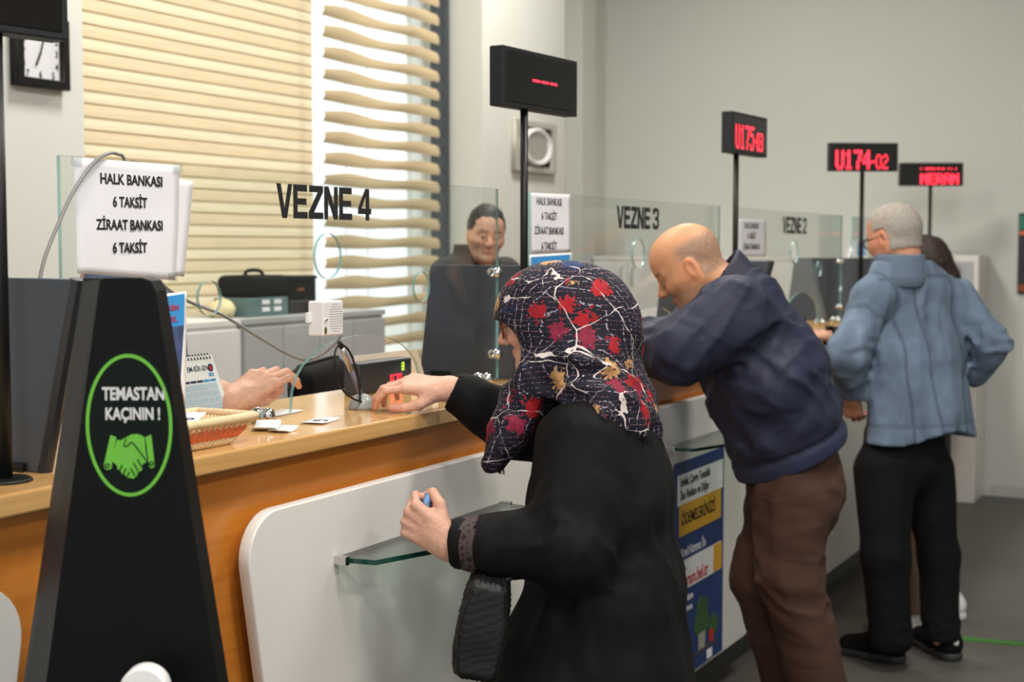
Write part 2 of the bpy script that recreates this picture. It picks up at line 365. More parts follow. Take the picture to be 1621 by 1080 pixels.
# ------------------------------------------------------------------ glass screens
GLYPH = {'V': [[(0, 1), (.27, 1), (.51, .28), (.75, 1), (1.02, 1), (.66, 0), (.36, 0)]],
         'E': [[(0.03, 0), (.97, 0), (.97, .2), (.3, .2), (.3, .41), (.9, .41), (.9, .6), (.3, .6), (.3, .8), (.95, .8), (.95, 1), (.03, 1)]],
         'Z': [[(0, 0), (1, 0), (1, .2), (.36, .2), (1, .82), (1, 1), (.04, 1), (.04, .8), (.62, .8), (0, .2)]],
         'N': [[(.02, 0), (.28, 0), (.28, .62), (.7, 0), (.98, 0), (.98, 1), (.72, 1), (.72, .4), (.32, 1), (.02, 1)]],
         '4': [[(.58, 0), (.85, 0), (.85, .2), (1, .2), (1, .38), (.85, .38), (.85, 1), (.55, 1), (0, .38), (0, .2), (.58, .2)], [(.58, .38), (.26, .38), (.58, .76)]],
         '3': [[(0, .1), (.2, 0), (.75, 0), (1, .14), (1, .42), (.86, .51), (1, .62), (1, .87), (.78, 1), (.2, 1), (0, .9), (0, .7), (.28, .7), (.3, .82), (.68, .82), (.72, .76), (.72, .64), (.66, .59), (.35, .59), (.35, .42), (.66, .42), (.72, .36), (.72, .24), (.66, .18), (.32, .18), (.28, .3), (0, .3)]],
         '2': [[(0, 0), (1, 0), (1, .2), (.4, .2), (.96, .5), (1, .62), (1, .87), (.8, 1), (.2, 1), (0, .87), (0, .66), (.28, .66), (.3, .8), (.7, .8), (.72, .64), (0, .24)]]}
SCRL = ['nearest glass teller screen, holding two notices and an intercom, lettered VEZNE 4', 'glass teller screen lettered VEZNE 3, between the dashed display and the bald man', 'glass teller screen lettered VEZNE 2, behind the bald man\'s back', 'farthest glass teller screen, behind the grey-haired man in denim']
NUM = {0: '4', 1: '3', 2: '2', 3: '1'}
YG = 1.80
def screen(k):
    dx = 1.735 * k; x0, x1 = 1.775 + dx, 3.325 + dx
    t = thing('glass_screen', SCRL[k], 'screen', ((x0 + x1) / 2, YG, CT), group='glass teller screens')
    xa = 2.413 + dx; xb = 2.93 + dx; zt = 1.325
    o = [(x0, CT + .012), (xa, CT + .012)] + [(xa + (xb - xa) * (.5 - .5 * math.cos(math.pi * i / 16)), CT + .012 + (zt - CT - .012) * math.sin(math.pi * i / 16) ** .75) for i in range(1, 16)] + [(xb, CT + .012), (x1, CT + .012), (x1, 1.676), (x0, 1.676)]
    holes = [circle(2.552 + dx, 1.503, .049), circle(2.157 + dx, 1.424, .034), circle(2.94 + dx, 1.427, .036)]
    p = obj('pane', plate([o] + holes, .008, XZ(0, YG, 0)), [M_GLASS, M_GEDGE], t); edge_slots(p.data, (0, 1, 0))
    for x in (2.32 + dx, 2.98 + dx, 1.88 + dx, 3.25 + dx):
        bm = bmesh.new(); lathe(bm, [(0, .033), (.007, .032), (.013, .027), (.016, .018), (.016, .006), (.012, 0)], (x, YG - .012, CT), n=16)
        lathe(bm, [(0, .033), (.007, .032), (.013, .027), (.016, .018), (.016, .006), (.012, 0)], (x, YG + .014, CT), n=16)
        obj('clamp', bm, M_STEEL, t, True)
    for z in (1.455, 1.24):
        bm = bmesh.new(); lathe(bm, [(0, -.02), (.010, -.018), (.014, -.012), (.014, -.005)], (x1 - .012, YG, z), (0, 1, 0), 16); lathe(bm, [(.014, .005), (.014, .01), (.009, .018), (0, .02)], (x1 - .012, YG, z), (0, 1, 0), 16)
        obj('edge_clip', bm, M_STEEL, t, True)
    if k < 3:
        for i, ch in enumerate('VEZNE' + NUM[k]):
            gx = 2.366 + dx + (i * .0555 if i < 5 else .297)
            obj('letter', plate([[(gx + .0525 * a, 1.582 + .071 * b) for a, b in pl] for pl in GLYPH[ch]], .0008, XZ(0, YG - .0055, 0)), M_INK, t)
for k in range(4): screen(k)
# ------------------------------------------------------------------ charcoal dividers
DIVL = ['behind the sanitiser stand at the left edge', 'beside the woman in the floral scarf', 'in front of the bald man\'s face', 'left of the man in denim', 'at the far end of the counter']
for k in range(5):
    x = 1.69 + 1.74 * k - (.045 if k == 0 else 0)
    t = thing('counter_divider', f'charcoal counter divider panel {DIVL[k]}', 'divider', (x, 1.85, CT), group='charcoal dividers')
    pts = [(1.715, CT), (1.635, 1.472), (2.062, 1.474), (2.10, CT)]
    obj('panel', plate([pts], .022, YZ(x, 0, 0), .002), M_DIV, t)
    obj('end_trim', tube(bmesh.new(), [(x, 1.712, CT), (x, 1.632, 1.472)], .0125, 8), mat('trim_black', rgb(30, 31, 34), .4), t)
    obj('foot', box((x - .02, 1.74, CT), (x + .02, 1.80, CT + .014), .002), M_BLACK, t)
    obj('foot', box((x - .02, 2.0, CT), (x + .02, 2.06, CT + .014), .002), M_BLACK, t)
# ------------------------------------------------------------------ LED displays on poles
FONT = {'U': '10001 10001 10001 10001 10001 10001 01110', '1': '00100 01100 00100 00100 00100 00100 01110', '7': '11111 00001 00010 00010 00100 00100 00100', '5': '11111 10000 11110 00001 00001 10001 01110',
        '4': '00010 00110 01010 10010 11111 00010 00010', '-': '000 000 000 111 000 000 000', '0': '01110 10001 10001 10001 10001 10001 01110', '3': '11110 00001 00001 01110 00001 00001 11110',
        '2': '01110 10001 00001 00110 01000 10000 11111', 'M': '10001 11011 10101 10101 10001 10001 10001', 'E': '11111 10000 10000 11110 10000 10000 11111', 'R': '11110 10001 10001 11110 10100 10010 10001',
        'A': '01110 10001 10001 11111 10001 10001 10001', '_': '000000 000000 000000 111111 000000 000000 000000'}
def dots(hs, s, x0, z0, px_, pz, y, bold=False, r=.45):
    x = x0
    for ch in s:
        rows = FONT[ch].split(); bm = bmesh.new()
        for j, row in enumerate(rows):
            for i, b in enumerate(row):
                if b == '1':
                    for e in ((0, .55) if bold else (0,)):
                        cx, cz = x + (i + e) * px_, z0 + (6 - j) * pz
                        bx(bm, (cx - px_ * r, y - .001, cz - pz * r), (cx + px_ * r, y, cz + pz * r))
        obj('led_character', bm, M_RED, hs, local=True)
        x += (len(rows[0]) + 1) * px_
    return x
def display(x, y, zc, w, h, rz, label, kind, gap=0, bold=True):
    t = thing('queue_display', label, 'display', (x, y, CT), rz, 'queue number displays on poles')
    obj('base', lathe(bmesh.new(), [(0, .006), (.036, .006), (.04, .003), (.04, 0), (0, 0)], (0, 0, 0)), M_BLACK, t, True, True)
    obj('pole', cyl(bmesh.new(), (0, 0, 0), (0, 0, zc - CT - h / 2 + .01), .0105, n=16), M_BLACK, t, True, True)
    z = zc - CT; D = .042
    hs = obj('housing', box((-w / 2 - gap, -D / 2, z - h / 2), (w / 2 - gap, D / 2, z + h / 2), .003), mat('display_housing', rgb(34, 35, 38), .5, spec=.3), t, local=True)
    obj('screen', box((-w / 2 - gap + .012, -D / 2 - .0015, z - h / 2 + .012), (w / 2 - gap - .012, -D / 2 + .002, z + h / 2 - .012), .001), M_SCREEN, hs, local=True)
    yy = -D / 2 - .002
    if kind == '---':
        for i in range(3):
            bm = bmesh.new()
            for q in range(5): cx = -w / 2 - gap + w * .37 + i * .045 + q * .0075; bx(bm, (cx, yy - .001, z - .003), (cx + .006, yy, z + .003))
            obj('led_dash', bm, M_RED, hs, local=True)
    elif kind == 'MERAM':
        dots(hs, 'MERAM', -w * .17, z - .052, w * .0205, .0085, yy, True, .5)
        bm = bmesh.new()
        for i in (0, 3, 4, 5, 6, 7, 8, 9, 11, 12, 14, 15, 18, 20, 23): cx = -w * .18 + i * w * .024; bx(bm, (cx, yy - .001, z + .026), (cx + w * .016, yy, z + .038))
        obj('led_dot_row', bm, M_RED, hs, local=True)
    elif kind:
        p = w / 45.0
        x1 = dots(hs, kind[0], -w / 2 - gap + w * .10, z - .052, p * .98, .0128, yy, bold, .5 if bold else .42)
        dots(hs, kind[1], x1 - p * .2, z - .052, p * .72, .0098, yy)
    return t
display(1.552, 1.697, 1.942, .40, .20, math.radians(-9), 'black queue display with a dark screen, cropped at the top left corner', '', .085)
display(3.345, 1.73, 1.958, .385, .152, math.radians(-4), 'black queue display showing three red dashes above the floral scarf', '---', -.056)
display(5.10, 1.75, 1.945, .36, .152, math.radians(-3), 'black queue display reading U175-03 in red, above the bald man', ('U175', '-03'), -.085, False)
display(6.855, 1.72, 1.955, .335, .135, math.radians(-58), 'black queue display reading U174-02 in red, left of the grey-haired man', ('U174', '-02'))
display(8.58, 1.75, 1.952, .37, .135, math.radians(-62), 'black queue display scrolling MERAM in red, rightmost of the lit ones', 'MERAM')
# ------------------------------------------------------------------ sanitiser stand
SD = 1.93                                       # distance of the stand's front face
STM = Matrix(((RT[0], 0, FH[0], FH[0] * SD), (RT[1], 0, FH[1], FH[1] * SD), (0, 1, 0, 0), (0, 0, 0, 1)))   # local (x to the right, y up, z backwards)
ST = thing('sanitiser_stand', 'black tapered floor stand with round green handshake sticker reading TEMASTAN KACININ', 'stand', STM @ Vector((-.53, 0, .04)), YAW - math.pi / 2)
def SQ(u, v, back=0):
    r = FWD * F_PX + RT * (u - 810.5) + UPV * (540 - v); p = CAMP + r * ((SD + back) / float(r @ FH)); return (float(p @ RT), float(p[2]))
def ext(p, q, z): t = (z - p[1]) / (q[1] - p[1]); return (p[0] + (q[0] - p[0]) * t, z)
pa, pb, pc, pd = SQ(159, 440), SQ(243, 440), SQ(345, 1080), SQ(73, 1080); pe, pf = SQ(131, 440, .06), SQ(37, 1080, .06)
zt = pa[1]; ZK = .80; FL = [(ext(pa, pd, ZK)[0], .02), ext(pa, pd, zt)]; FR = [(ext(pb, pc, ZK)[0], .02), ext(pb, pc, zt)]; BL = [(ext(pe, pf, ZK)[0], .02), ext(pe, pf, zt - .002)]   # tapers down to ZK, straight below
bm = bmesh.new()
front = [FL[0], FR[0], ext(pb, pc, ZK), ext(pb, pc, zt - .018), (FR[1][0] - .004, zt - .004), (FR[1][0] - .016, zt), (FL[1][0] + .006, zt), (FL[1][0] - .001, zt - .004), ext(pa, pd, ZK)]
back = [(p[0], p[1]) for p in front]; back[0], back[6], back[7], back[8] = BL[0], BL[1], (BL[1][0], BL[1][1] - .004), ext(pe, pf, ZK)
fv = [bm.verts.new(STM @ Vector((p[0], p[1], 0))) for p in front]; bv = [bm.verts.new(STM @ Vector((p[0], p[1], .06))) for p in back]
bm.faces.new(fv); bm.faces.new(bv[::-1]); n_ = len(fv)
for i in range(n_):
    f = bm.faces.new((fv[i], bv[i], bv[(i + 1) % n_], fv[(i + 1) % n_])); f.material_index = 1 if i >= n_ - 2 else 0
bo = obj('body', bm, [M_STANDM, M_STANDS], ST)
bm = bmesh.new(); bx(bm, (FL[0][0] - .01, 0, -.16), (FR[0][0] + .03, .02, .07), .004); bm.transform(STM); obj('base_plate', bm, M_STANDM, ST)
PLM = lambda dy: STM @ Matrix.Translation((0, 0, -dy))
def SP(zx, zy): return SQ(120 + zx / 4.155, 540 + zy / 4.155)
cx_, cz_ = SP(352, 555); ax_ = (SP(660, 555)[0] - SP(45, 555)[0]) / 2; az_ = (SP(352, 50)[1] - SP(352, 1058)[1]) / 2
stk = obj('sticker', plate([circle(cx_, cz_, ax_, az_, 64)], .0008, PLM(.0006)), mat('sticker_black', rgb(10, 20, 14), .4, spec=.1), ST)
obj('green_ring', plate([circle(cx_, cz_, ax_ * .925, az_ * .93, 64), circle(cx_, cz_, ax_ * .855, az_ * .885, 64)], .0006, PLM(.0013)), M_GREENP, stk)
GREYT = mat('print_grey', rgb(205, 205, 205), .5)
FLIP = Matrix.Diagonal((1, 1, -1, 1))
def fit_text(s, x0, x1, y0, y1, M, m, parent, bold=.0, nm='lettering'):
    """letters stretched into a given rectangle of the drawing plane"""
    me = text(s, .03, Matrix.Identity(4), 1, bold, .0002); xs = [v.co.x for v in me.vertices]; ys = [v.co.y for v in me.vertices]
    a, b, c_, d = min(xs), max(xs), min(ys), max(ys)
    for v in me.vertices: v.co.x = x0 + (v.co.x - a) / (b - a) * (x1 - x0); v.co.y = y0 + (v.co.y - c_) / (d - c_) * (y1 - y0)
    me.transform(M); return obj(nm, me, m, parent)
fit_text('TEMASTAN', SP(168, 0)[0], SP(578, 0)[0], SP(370, 390)[1], SP(370, 302)[1], PLM(.0014) @ FLIP, GREYT, stk, .0009)
fit_text('KAÇININ !', SP(188, 0)[0], SP(548, 0)[0], SP(370, 538)[1], SP(370, 436)[1], PLM(.0014) @ FLIP, GREYT, stk, .0009)
def icon(name, pts, m, dy=.0013): return obj(name, plate([[SP(*p) for p in pts]], .0006, PLM(dy)), m, stk)
icon('handshake_cuff', [(230, 618), (268, 632), (236, 838), (215, 848), (192, 840), (186, 815)], M_GREENP)
icon('handshake_cuff', [(460, 632), (497, 615), (520, 815), (514, 832), (496, 836), (484, 822)], M_GREENP)
icon('handshake_hands', [(272, 650), (300, 652), (330, 635), (365, 615), (400, 611), (430, 618), (455, 634), (458, 700), (470, 790), (440, 812), (436, 850), (410, 862), (404, 885), (380, 905), (358, 898), (340, 902), (326, 880), (306, 875), (296, 852), (276, 842), (272, 818), (243, 790), (255, 720)], M_GREENP)
DK = mat('sticker_black', (0, 0, 0, 1))
icon('handshake_line', [(332, 640), (338, 642), (322, 680), (330, 692), (345, 682), (358, 664), (380, 664), (470, 785), (462, 786), (376, 672), (362, 672), (348, 690), (330, 699), (314, 686)], DK, .002)
for p in ((298, 835), (322, 858), (345, 880)): icon('handshake_line', [(p[0] - 12, p[1] + 18), (p[0] - 4, p[1] + 20), (p[0] + 14, p[1] - 18), (p[0] + 6, p[1] - 22)], DK, .002)
for p in ((420, 800), (395, 825), (375, 858)): icon('handshake_line', [(p[0] - 16, p[1] - 22), (p[0] - 10, p[1] - 26), (p[0] + 20, p[1] + 26), (p[0] + 14, p[1] + 30)], DK, .002)
for p in ((208, 820), (500, 806)):
    ctr = SP(*p); obj('cuff_button', plate([circle(*ctr, .0035, n=16), circle(*ctr, .0019, n=16)], .0006, PLM(.002)), DK, stk)
dx0, dx1 = SQ(190, 1080, -.09), SQ(256, 1080, -.09); xm, hw = (dx0[0] + dx1[0]) / 2 + .002, (dx1[0] - dx0[0]) / 2 + .004; ztop = SQ(224, 1058, -.09)[1]
dsp = obj('dispenser', plate([arc(xm, ztop - hw, hw, 0, 180, 20) + [(xm - hw, ztop - .26), (xm - hw + .01, ztop - .275), (xm + hw - .01, ztop - .275), (xm + hw, ztop - .26)]], .03, PLM(.075), .003), M_WHITE2, ST)
obj('bracket', plate([[(xm - .02, ztop - .2), (xm + .02, ztop - .2), (xm + .02, ztop - .05), (xm - .02, ztop - .05)]], .062, PLM(.031)), M_BLACK, ST)
obj('nozzle', cyl(bmesh.new(), STM @ Vector((xm, ztop - .30, -.075)), STM @ Vector((xm, ztop - .27, -.075)), .01, n=12), M_BLACK, dsp)
# ------------------------------------------------------------------ papers on the glass
def sheet(pix, y, curl=.0015, n=14, thick=.0005):
    """a slightly buckled sheet through four corner pixels on the plane y"""
    c4 = [AX(u, v, y=y) for u, v in pix]; bm = bmesh.new(); G = [[], []]
    for s, dy in ((0, 0), (1, thick)):
        for i in range(n + 1):
            row = []
            for j in range(n + 1):
                a, b = i / n, j / n
                p = (c4[0] * (1 - a) + c4[1] * a) * (1 - b) + (c4[3] * (1 - a) + c4[2] * a) * b
                w_ = curl * (math.sin(3.1 * a + 2 * b) + .6 * math.sin(7 * b * a + 1)) 
                row.append(bm.verts.new((p[0], p[1] - abs(w_) - dy, p[2])))
            G[s].append(row)
    for i in range(n):
        for j in range(n):
            bm.faces.new((G[0][i][j], G[0][i + 1][j], G[0][i + 1][j + 1], G[0][i][j + 1]))
            bm.faces.new((G[1][i][j + 1], G[1][i + 1][j + 1], G[1][i + 1][j], G[1][i][j]))
    for i in range(n):
        for ed in ([(i, 0), (i + 1, 0)], [(i, n), (i + 1, n)], [(0, i), (0, i + 1)], [(n, i), (n, i + 1)]):
            (a, b), (c_, d) = ed; bm.faces.new((G[0][a][b], G[0][c_][d], G[1][c_][d], G[1][a][b]))
    return bm
LINES = ['HALK BANKASI', '6 TAKSİT', 'ZİRAAT BANKASI', '6 TAKSİT']
t = thing('paper_notice', 'white paper behind the notice listing bank instalments, its right edge showing', 'paper', AX(240, 440, y=1.792))
obj('sheet', sheet([(150, 262), (306, 287), (291, 438), (140, 428)], 1.7945, .0004), M_PAPER, t, True)
t = thing('paper_notice', 'white paper notice in front reading HALK BANKASI 6 TAKSIT on the nearest screen', 'paper', AX(200, 440, y=1.79))
obj('sheet', sheet([(116, 249), (284, 262), (277, 444), (121, 433)], 1.7915, .0012), M_PAPER, t, True)
for s, (u, v), w_ in zip(LINES, ((208, 283), (206, 320), (205, 356), (206, 393)), (1, 1, 1, 1)):
    h = {'HALK BANKASI': 49, 'ZİRAAT BANKASI': 52.5}.get(s, 27); a, b = AX(u - h, v, y=1.7885), AX(u + h, v, y=1.7885); zc = a[2]
    fit_text(s, a[0], b[0], zc - .0085, zc + (.0165 if 'İ' in s else .0105), XZ(0, 1.7885, 0), M_INK, t, .0007)
for q in ((120, 256), (281, 268), (273, 440)):
    p = AX(*q, y=1.788); obj('tape', box((p[0] - .012, 1.7872, p[2] - .008), (p[0] + .014, 1.7878, p[2] + .010)), glass('clear_tape', (.93, .95, .95, 1), 1.0) if 'clear_tape' not in MATS else MATS['clear_tape'], t)
t = thing('leaflet_poster', 'blue leaflet taped to the nearest screen beside the black stand', 'poster', AX(260, 640, y=1.79))
obj('sheet', sheet([(225, 470), (295, 461), (293, 640), (222, 650)], 1.791, .0004), M_WHITEP, t, True)
obj('blue_print', sheet([(227, 475), (292, 465), (291, 515), (226, 525)], 1.7885, 0), M_BLUE, t)
obj('photo_print', sheet([(226, 525), (291, 515), (284, 625), (224, 632)], 1.7885, 0), mat('print_photo', rgb(70, 84, 122), .5, noise=.5, nscale=(40, 40, 25)), t)
obj('orange_border', sheet([(224, 632), (290, 624), (290, 636), (223, 644)], 1.7880, 0), M_ORANGE, t)
for s, (u, v) in (('erinden', (284, 486)), ('rsiniz.', (281, 504))):
    q = AX(u, v, y=1.787); obj('lettering', text(s, .0205, XZ(q[0], 1.787, q[2]), .8, .0, .0002, 'RIGHT'), M_REDP, t)
for u0, v0, u1, v1 in ((262, 518, 272, 534), (264, 545, 276, 560), (265, 566, 277, 580)):
    obj('print_window', sheet([(u0, v0), (u1, v0 - 2), (u1, v1), (u0, v1 + 2)], 1.7875, 0), mat('print_dark', rgb(34, 40, 60), .5), t)
t = thing('paper_notice', 'white paper notice on the VEZNE 3 screen beside the display pole', 'paper', (3.62, 1.79, 1.5))
obj('sheet', sheet([(840, 305), (902, 308), (902, 399), (841, 401)], 1.791, .0008), M_PAPER, t, True)
for s, v in zip(LINES, (320, 343, 366, 390)):
    q = AX(870, v, y=1.788); obj('lettering', text(s, .030, XZ(q[0], 1.7885, q[2]), .78, .0001, .0002), M_INK, t)
t = thing('leaflet_poster', 'blue leaflet below the paper notice on the VEZNE 3 screen', 'poster', (3.63, 1.79, 1.3))
obj('sheet', sheet([(838, 404), (905, 400), (905, 490), (838, 496)], 1.791, .0003), M_WHITEP, t, True)
obj('blue_print', sheet([(841, 407), (902, 403), (902, 440), (841, 446)], 1.789, 0), M_BLUE, t)
obj('orange_print', sheet([(841, 446), (902, 440), (902, 486), (841, 490)], 1.789, 0), M_ORANGE, t)
t = thing('paper_notice', 'small faded paper notice on the VEZNE 2 screen behind the bald man', 'paper', (5.35, 1.79, 1.5))
obj('sheet', sheet([(1170, 346), (1212, 348), (1212, 406), (1170, 406)], 1.791, .0008), M_PAPER, t, True)
for s, v in zip(LINES[:3], (358, 374, 391)):
    q = AX(1190, v, y=1.788); obj('lettering', text(s, .032, XZ(q[0], 1.7885, q[2]), .78, .0001, .0002), M_INK, t)
# ------------------------------------------------------------------ intercom and cable
t = thing('intercom_speaker', 'small white intercom speaker box fixed to the nearest glass screen', 'speaker', (2.51, 1.78, 1.333))
obj('case', box((2.466, 1.752, 1.334), (2.541, 1.792, 1.408), .004, 3), mat('ivory_plastic', rgb(226, 222, 222), .45), t)
bm = bmesh.new()
for i in range(9):
    for j in range(12):
        x, z = 2.492 + i * .0052, 1.343 + j * .0052
        if (x - 2.512) ** 2 / .026 ** 2 + (z - 1.371) ** 2 / .032 ** 2 < 1: cyl(bm, (x, 1.7516, z), (x, 1.7525, z), .0011, n=6)
o = obj('grille_holes', bm, M_INK, t); o['kind'] = 'stuff'
obj('knob', lathe(bmesh.new(), [(0, .004), (.0035, .004), (.004, 0)], (2.474, 1.752, 1.369), (0, -1, 0), 14), M_STEEL, t, True)
obj('seal', plate([circle(2.474, 1.346, .0045, .008, 20)], .0008, XZ(0, 1.7514, 0)), mat('seal_olive', rgb(92, 84, 30), .4), t)
obj('side_tab', box((2.455, 1.781, 1.362), (2.467, 1.791, 1.384), .002), M_WHITE2, t)
pth = [AX(62, 445, y=1.775), AX(72, 405, y=1.775), AX(92, 355, y=1.775), AX(118, 300, y=1.775), AX(150, 256, y=1.778), AX(172, 243, y=1.787), AX(186, 244, y=1.80), AX(198, 256, y=1.815), AX(220, 340, y=1.82), AX(238, 420, y=1.82),
       AX(258, 452, y=1.82), AX(300, 478, y=1.82), AX(350, 498, y=1.82), AX(400, 528, y=1.82), AX(450, 558, y=1.82), AX(482, 570, y=1.82), AX(508, 562, y=1.81), AX(530, 545, y=1.795), AX(541, 530, y=1.778)]
tag(obj('speaker_cable', tube(bmesh.new(), spline(pth, 6), .0032, 8), M_GREY, None, True), 'grey cable looping over the glass screen to the intercom', 'cable')
# ------------------------------------------------------------------ pen on its holder
q = AX(573, 634, y=1.765); px0 = q[0]
t = thing('pen_holder', 'black counter pen with cord on a domed grey holder', 'pen', (px0, 1.765, CT))
obj('base', lathe(bmesh.new(), [(0, .034), (.008, .034), (.018, .03), (.027, .018), (.031, .006), (.031, 0), (0, 0)], (px0, 1.765, CT)), mat('grey_plastic', rgb(140, 145, 143), .3), t, True)
ptop, pbot = AX(537, 541, y=1.765), np.array([px0 + .003, 1.765, CT + .022])
dv = ptop - pbot
pe = obj('pen', tube(bmesh.new(), [pbot, pbot + dv * .1, pbot + dv * .5], [.0035, .0055, .0055], 10), mat('pen_grey', rgb(96, 92, 100), .4), t, True)
obj('grip', tube(bmesh.new(), [pbot + dv * .5, pbot + dv * .75, pbot + dv * .9], [.0056, .0054, .0052], 10), M_ALU, pe, True)
obj('cap', tube(bmesh.new(), [pbot + dv * .9, pbot + dv * 1.0], [.006, .005], 10), M_BLACK, pe, True)
obj('cord', tube(bmesh.new(), spline([AX(536, 545, y=1.765), AX(530, 560, y=1.76), AX(531, 590, y=1.755), AX(543, 618, y=1.75), AX(560, 632, y=1.748), AX(572, 636, y=1.752)], 6), .0024, 8), M_BLACK, t, True)
obj('cord', tube(bmesh.new(), spline([AX(538, 543, y=1.765), AX(552, 555, y=1.765), AX(563, 582, y=1.762), AX(569, 610, y=1.755), AX(570, 636, y=1.75)], 6), .0024, 8), M_BLACK, t, True)
# ------------------------------------------------------------------ woven basket
t = thing('ticket_basket', 'small cream and orange woven basket holding number tickets', 'basket', (1.94, 1.74, CT))
CRM = mat('raffia_cream', rgb(222, 198, 156), .7, noise=.12, nscale=(90, 90, 90), bump=.4, bscale=300); ORG = mat('raffia_orange', rgb(222, 112, 66), .6, noise=.12, nscale=(90, 90, 90), bump=.3, bscale=300)
b0, b1 = ((1.875, 1.662), (2.035, 1.76)), ((1.805, 1.640), (2.092, 1.778))
def brect(s):
    lo = [b0[0][i] + (b1[0][i] - b0[0][i]) * s for i in (0, 1)]; hi = [b0[1][i] + (b1[1][i] - b0[1][i]) * s for i in (0, 1)]
    return [(lo[0], lo[1]), (hi[0], lo[1]), (hi[0], hi[1]), (lo[0], hi[1])]
HB = .048
def around(s, n=16):
    c = brect(s); out = []
    for i in range(4):
        a, b = np.array(c[i]), np.array(c[(i + 1) % 4])
        for j in range(n): out.append(np.append(a + (b - a) * j / n, CT + .002 + HB * s))
    return out
def twist(s0, s1, r, skew):
    bm = bmesh.new(); lo, hi = around(s0), around(s1); n = len(lo)
    for i in range(n): tube(bm, [lo[i], (lo[i] + hi[(i + skew) % n]) / 2, hi[(i + skew) % n]], [r * .7, r, r * .7], 6)
    return bm
for nm, s0, s1, r, sk, m in (('bottom_weave', .0, .3, .0078, 1, CRM), ('orange_weave', .28, .62, .0076, 1, ORG), ('upright_weave', .6, .95, .0044, 0, CRM)):
    o = obj(nm, twist(s0, s1, r, sk), m, t, True); o['kind'] = 'stuff'
ring = around(.97); obj('rim', tube(bmesh.new(), ring + [ring[0]], .0085, 8), CRM, t, True)
bm = bmesh.new(); c4 = [bm.verts.new((x, y, CT + .003)) for x, y in brect(.03)]; bm.faces.new(c4); c5 = [bm.verts.new((x, y, CT + .001)) for x, y in brect(.03)]; bm.faces.new(c5[::-1])
for i in range(4): bm.faces.new((c4[i], c5[i], c5[(i + 1) % 4], c4[(i + 1) % 4]))
obj('bottom', bm, CRM, t)
def ticket(cx, cy, z, w, h, rz, label, s=None, tilt=0, cat='ticket', fold=.004):
    t = thing('number_ticket', label, cat, (cx, cy, z), rz, 'loose paper tickets on the counter'); bm = bmesh.new(); g = []
    for i in range(9):
        u = i / 8 - .5; g.append([[bm.verts.new((u * w, v * h, fold * (4 * u * u) + tilt * u * w + dz)) for v in (-.5, .5)] for dz in (0, .0006)])
    for i in range(8):
        a, b = g[i], g[i + 1]
        bm.faces.new((a[1][0], b[1][0], b[1][1], a[1][1])); bm.faces.new((a[0][1], b[0][1], b[0][0], a[0][0]))
        bm.faces.new((a[0][0], b[0][0], b[1][0], a[1][0])); bm.faces.new((a[1][1], b[1][1], b[0][1], a[0][1]))
    bm.faces.new((g[0][0][0], g[0][1][0], g[0][1][1], g[0][0][1])); bm.faces.new((g[8][0][1], g[8][1][1], g[8][1][0], g[8][0][0]))
    obj('sheet', bm, M_WHITEP, t, True, True)
    if s: obj('lettering', text(s, h * .8, Matrix.Translation((0, 0, .0012)) @ Matrix.Rotation(math.atan(tilt), 4, 'Y').inverted() @ Matrix.Rotation(math.pi, 4, 'Z'), .9, .0004, .0002), M_INK, t, local=True)
    return t
ticket(1.975, 1.705, CT + .050, .075, .05, .35, 'white ticket numbered 6 lying on top of the woven basket', '9', .12)
ticket(2.245, 1.735, CT + .001, .085, .05, .5, 'crumpled white ticket beside the basket and the chrome clamp', None, .05, fold=.010)
ticket(2.235, 1.685, CT + .001, .060, .04, .2, 'smaller curled ticket nearest the worktop edge, beside the basket', None, .04, fold=.006)
ticket(2.40, 1.715, CT + .001, .10, .055, .25, 'white ticket lettered G lying between basket and pen', 'G', 0, fold=.002)
ticket(2.47, 1.875, CT + .001, .13, .055, .1, 'pale card lying under the glass arch by the teller\'s hand', None, 0, 'card', .001)
# ------------------------------------------------------------------ desk calendar
qa, qb = AX(296, 640, y=1.915), AX(361, 652, y=1.915); cx0, cx1 = qb[0] - .145, qb[0]
t = thing('desk_calendar', 'standing desk calendar for 2023 with blue date grid behind the basket', 'calendar', ((cx0 + cx1) / 2, 1.93, CT))
lean = Matrix.Translation((0, 1.905, CT + .002)) @ Matrix.Rotation(-.22, 4, 'X')
def leanM(x, z, dy=0): return lean @ XZ(x, -dy, z)
HCAL = .137
skew = -.026
cal = [(cx0, 0), (cx1, 0), (cx1 + skew, HCAL), (cx0 + skew, HCAL)]
obj('front_page', plate([cal], .0012, leanM(0, 0)), M_WHITEP, t)
bm = bmesh.new(); bx(bm, (cx0 + skew * .5, 1.998, CT), (cx1 + skew * .5, 1.9995, CT + .002))
obj('back_leaf', plate([[(cx0, 0), (cx1, 0), (cx1 + skew, HCAL), (cx0 + skew, HCAL)]], .0012, Matrix.Translation((0, 1.972, CT + .002)) @ Matrix.Rotation(.26, 4, 'X') @ XZ(0, 0, 0)), M_WHITEP, t); bm.free()
for i in range(14):
    x = cx0 + skew + .012 + i * .0095; obj('ring', cyl(bmesh.new(), lean @ V3((x, -.003, HCAL - .008)), lean @ V3((x, .004, HCAL + .004)), .0014, n=6), M_INK, t)
PALEB = mat('print_pale_blue', rgb(186, 204, 222), .6)
for r in range(5):
    for c_ in range(6):
        x = cx1 + skew * (.55 - .115 * r) - .012 - c_ * .0205 - .006 * 0; z = .066 - r * .0142
        obj('date_cell', plate([[(x - .0185, z), (x, z), (x - .0022, z + .0125), (x - .0207, z + .0125)]], .0003, leanM(0, 0, .001)), PALEB, t)
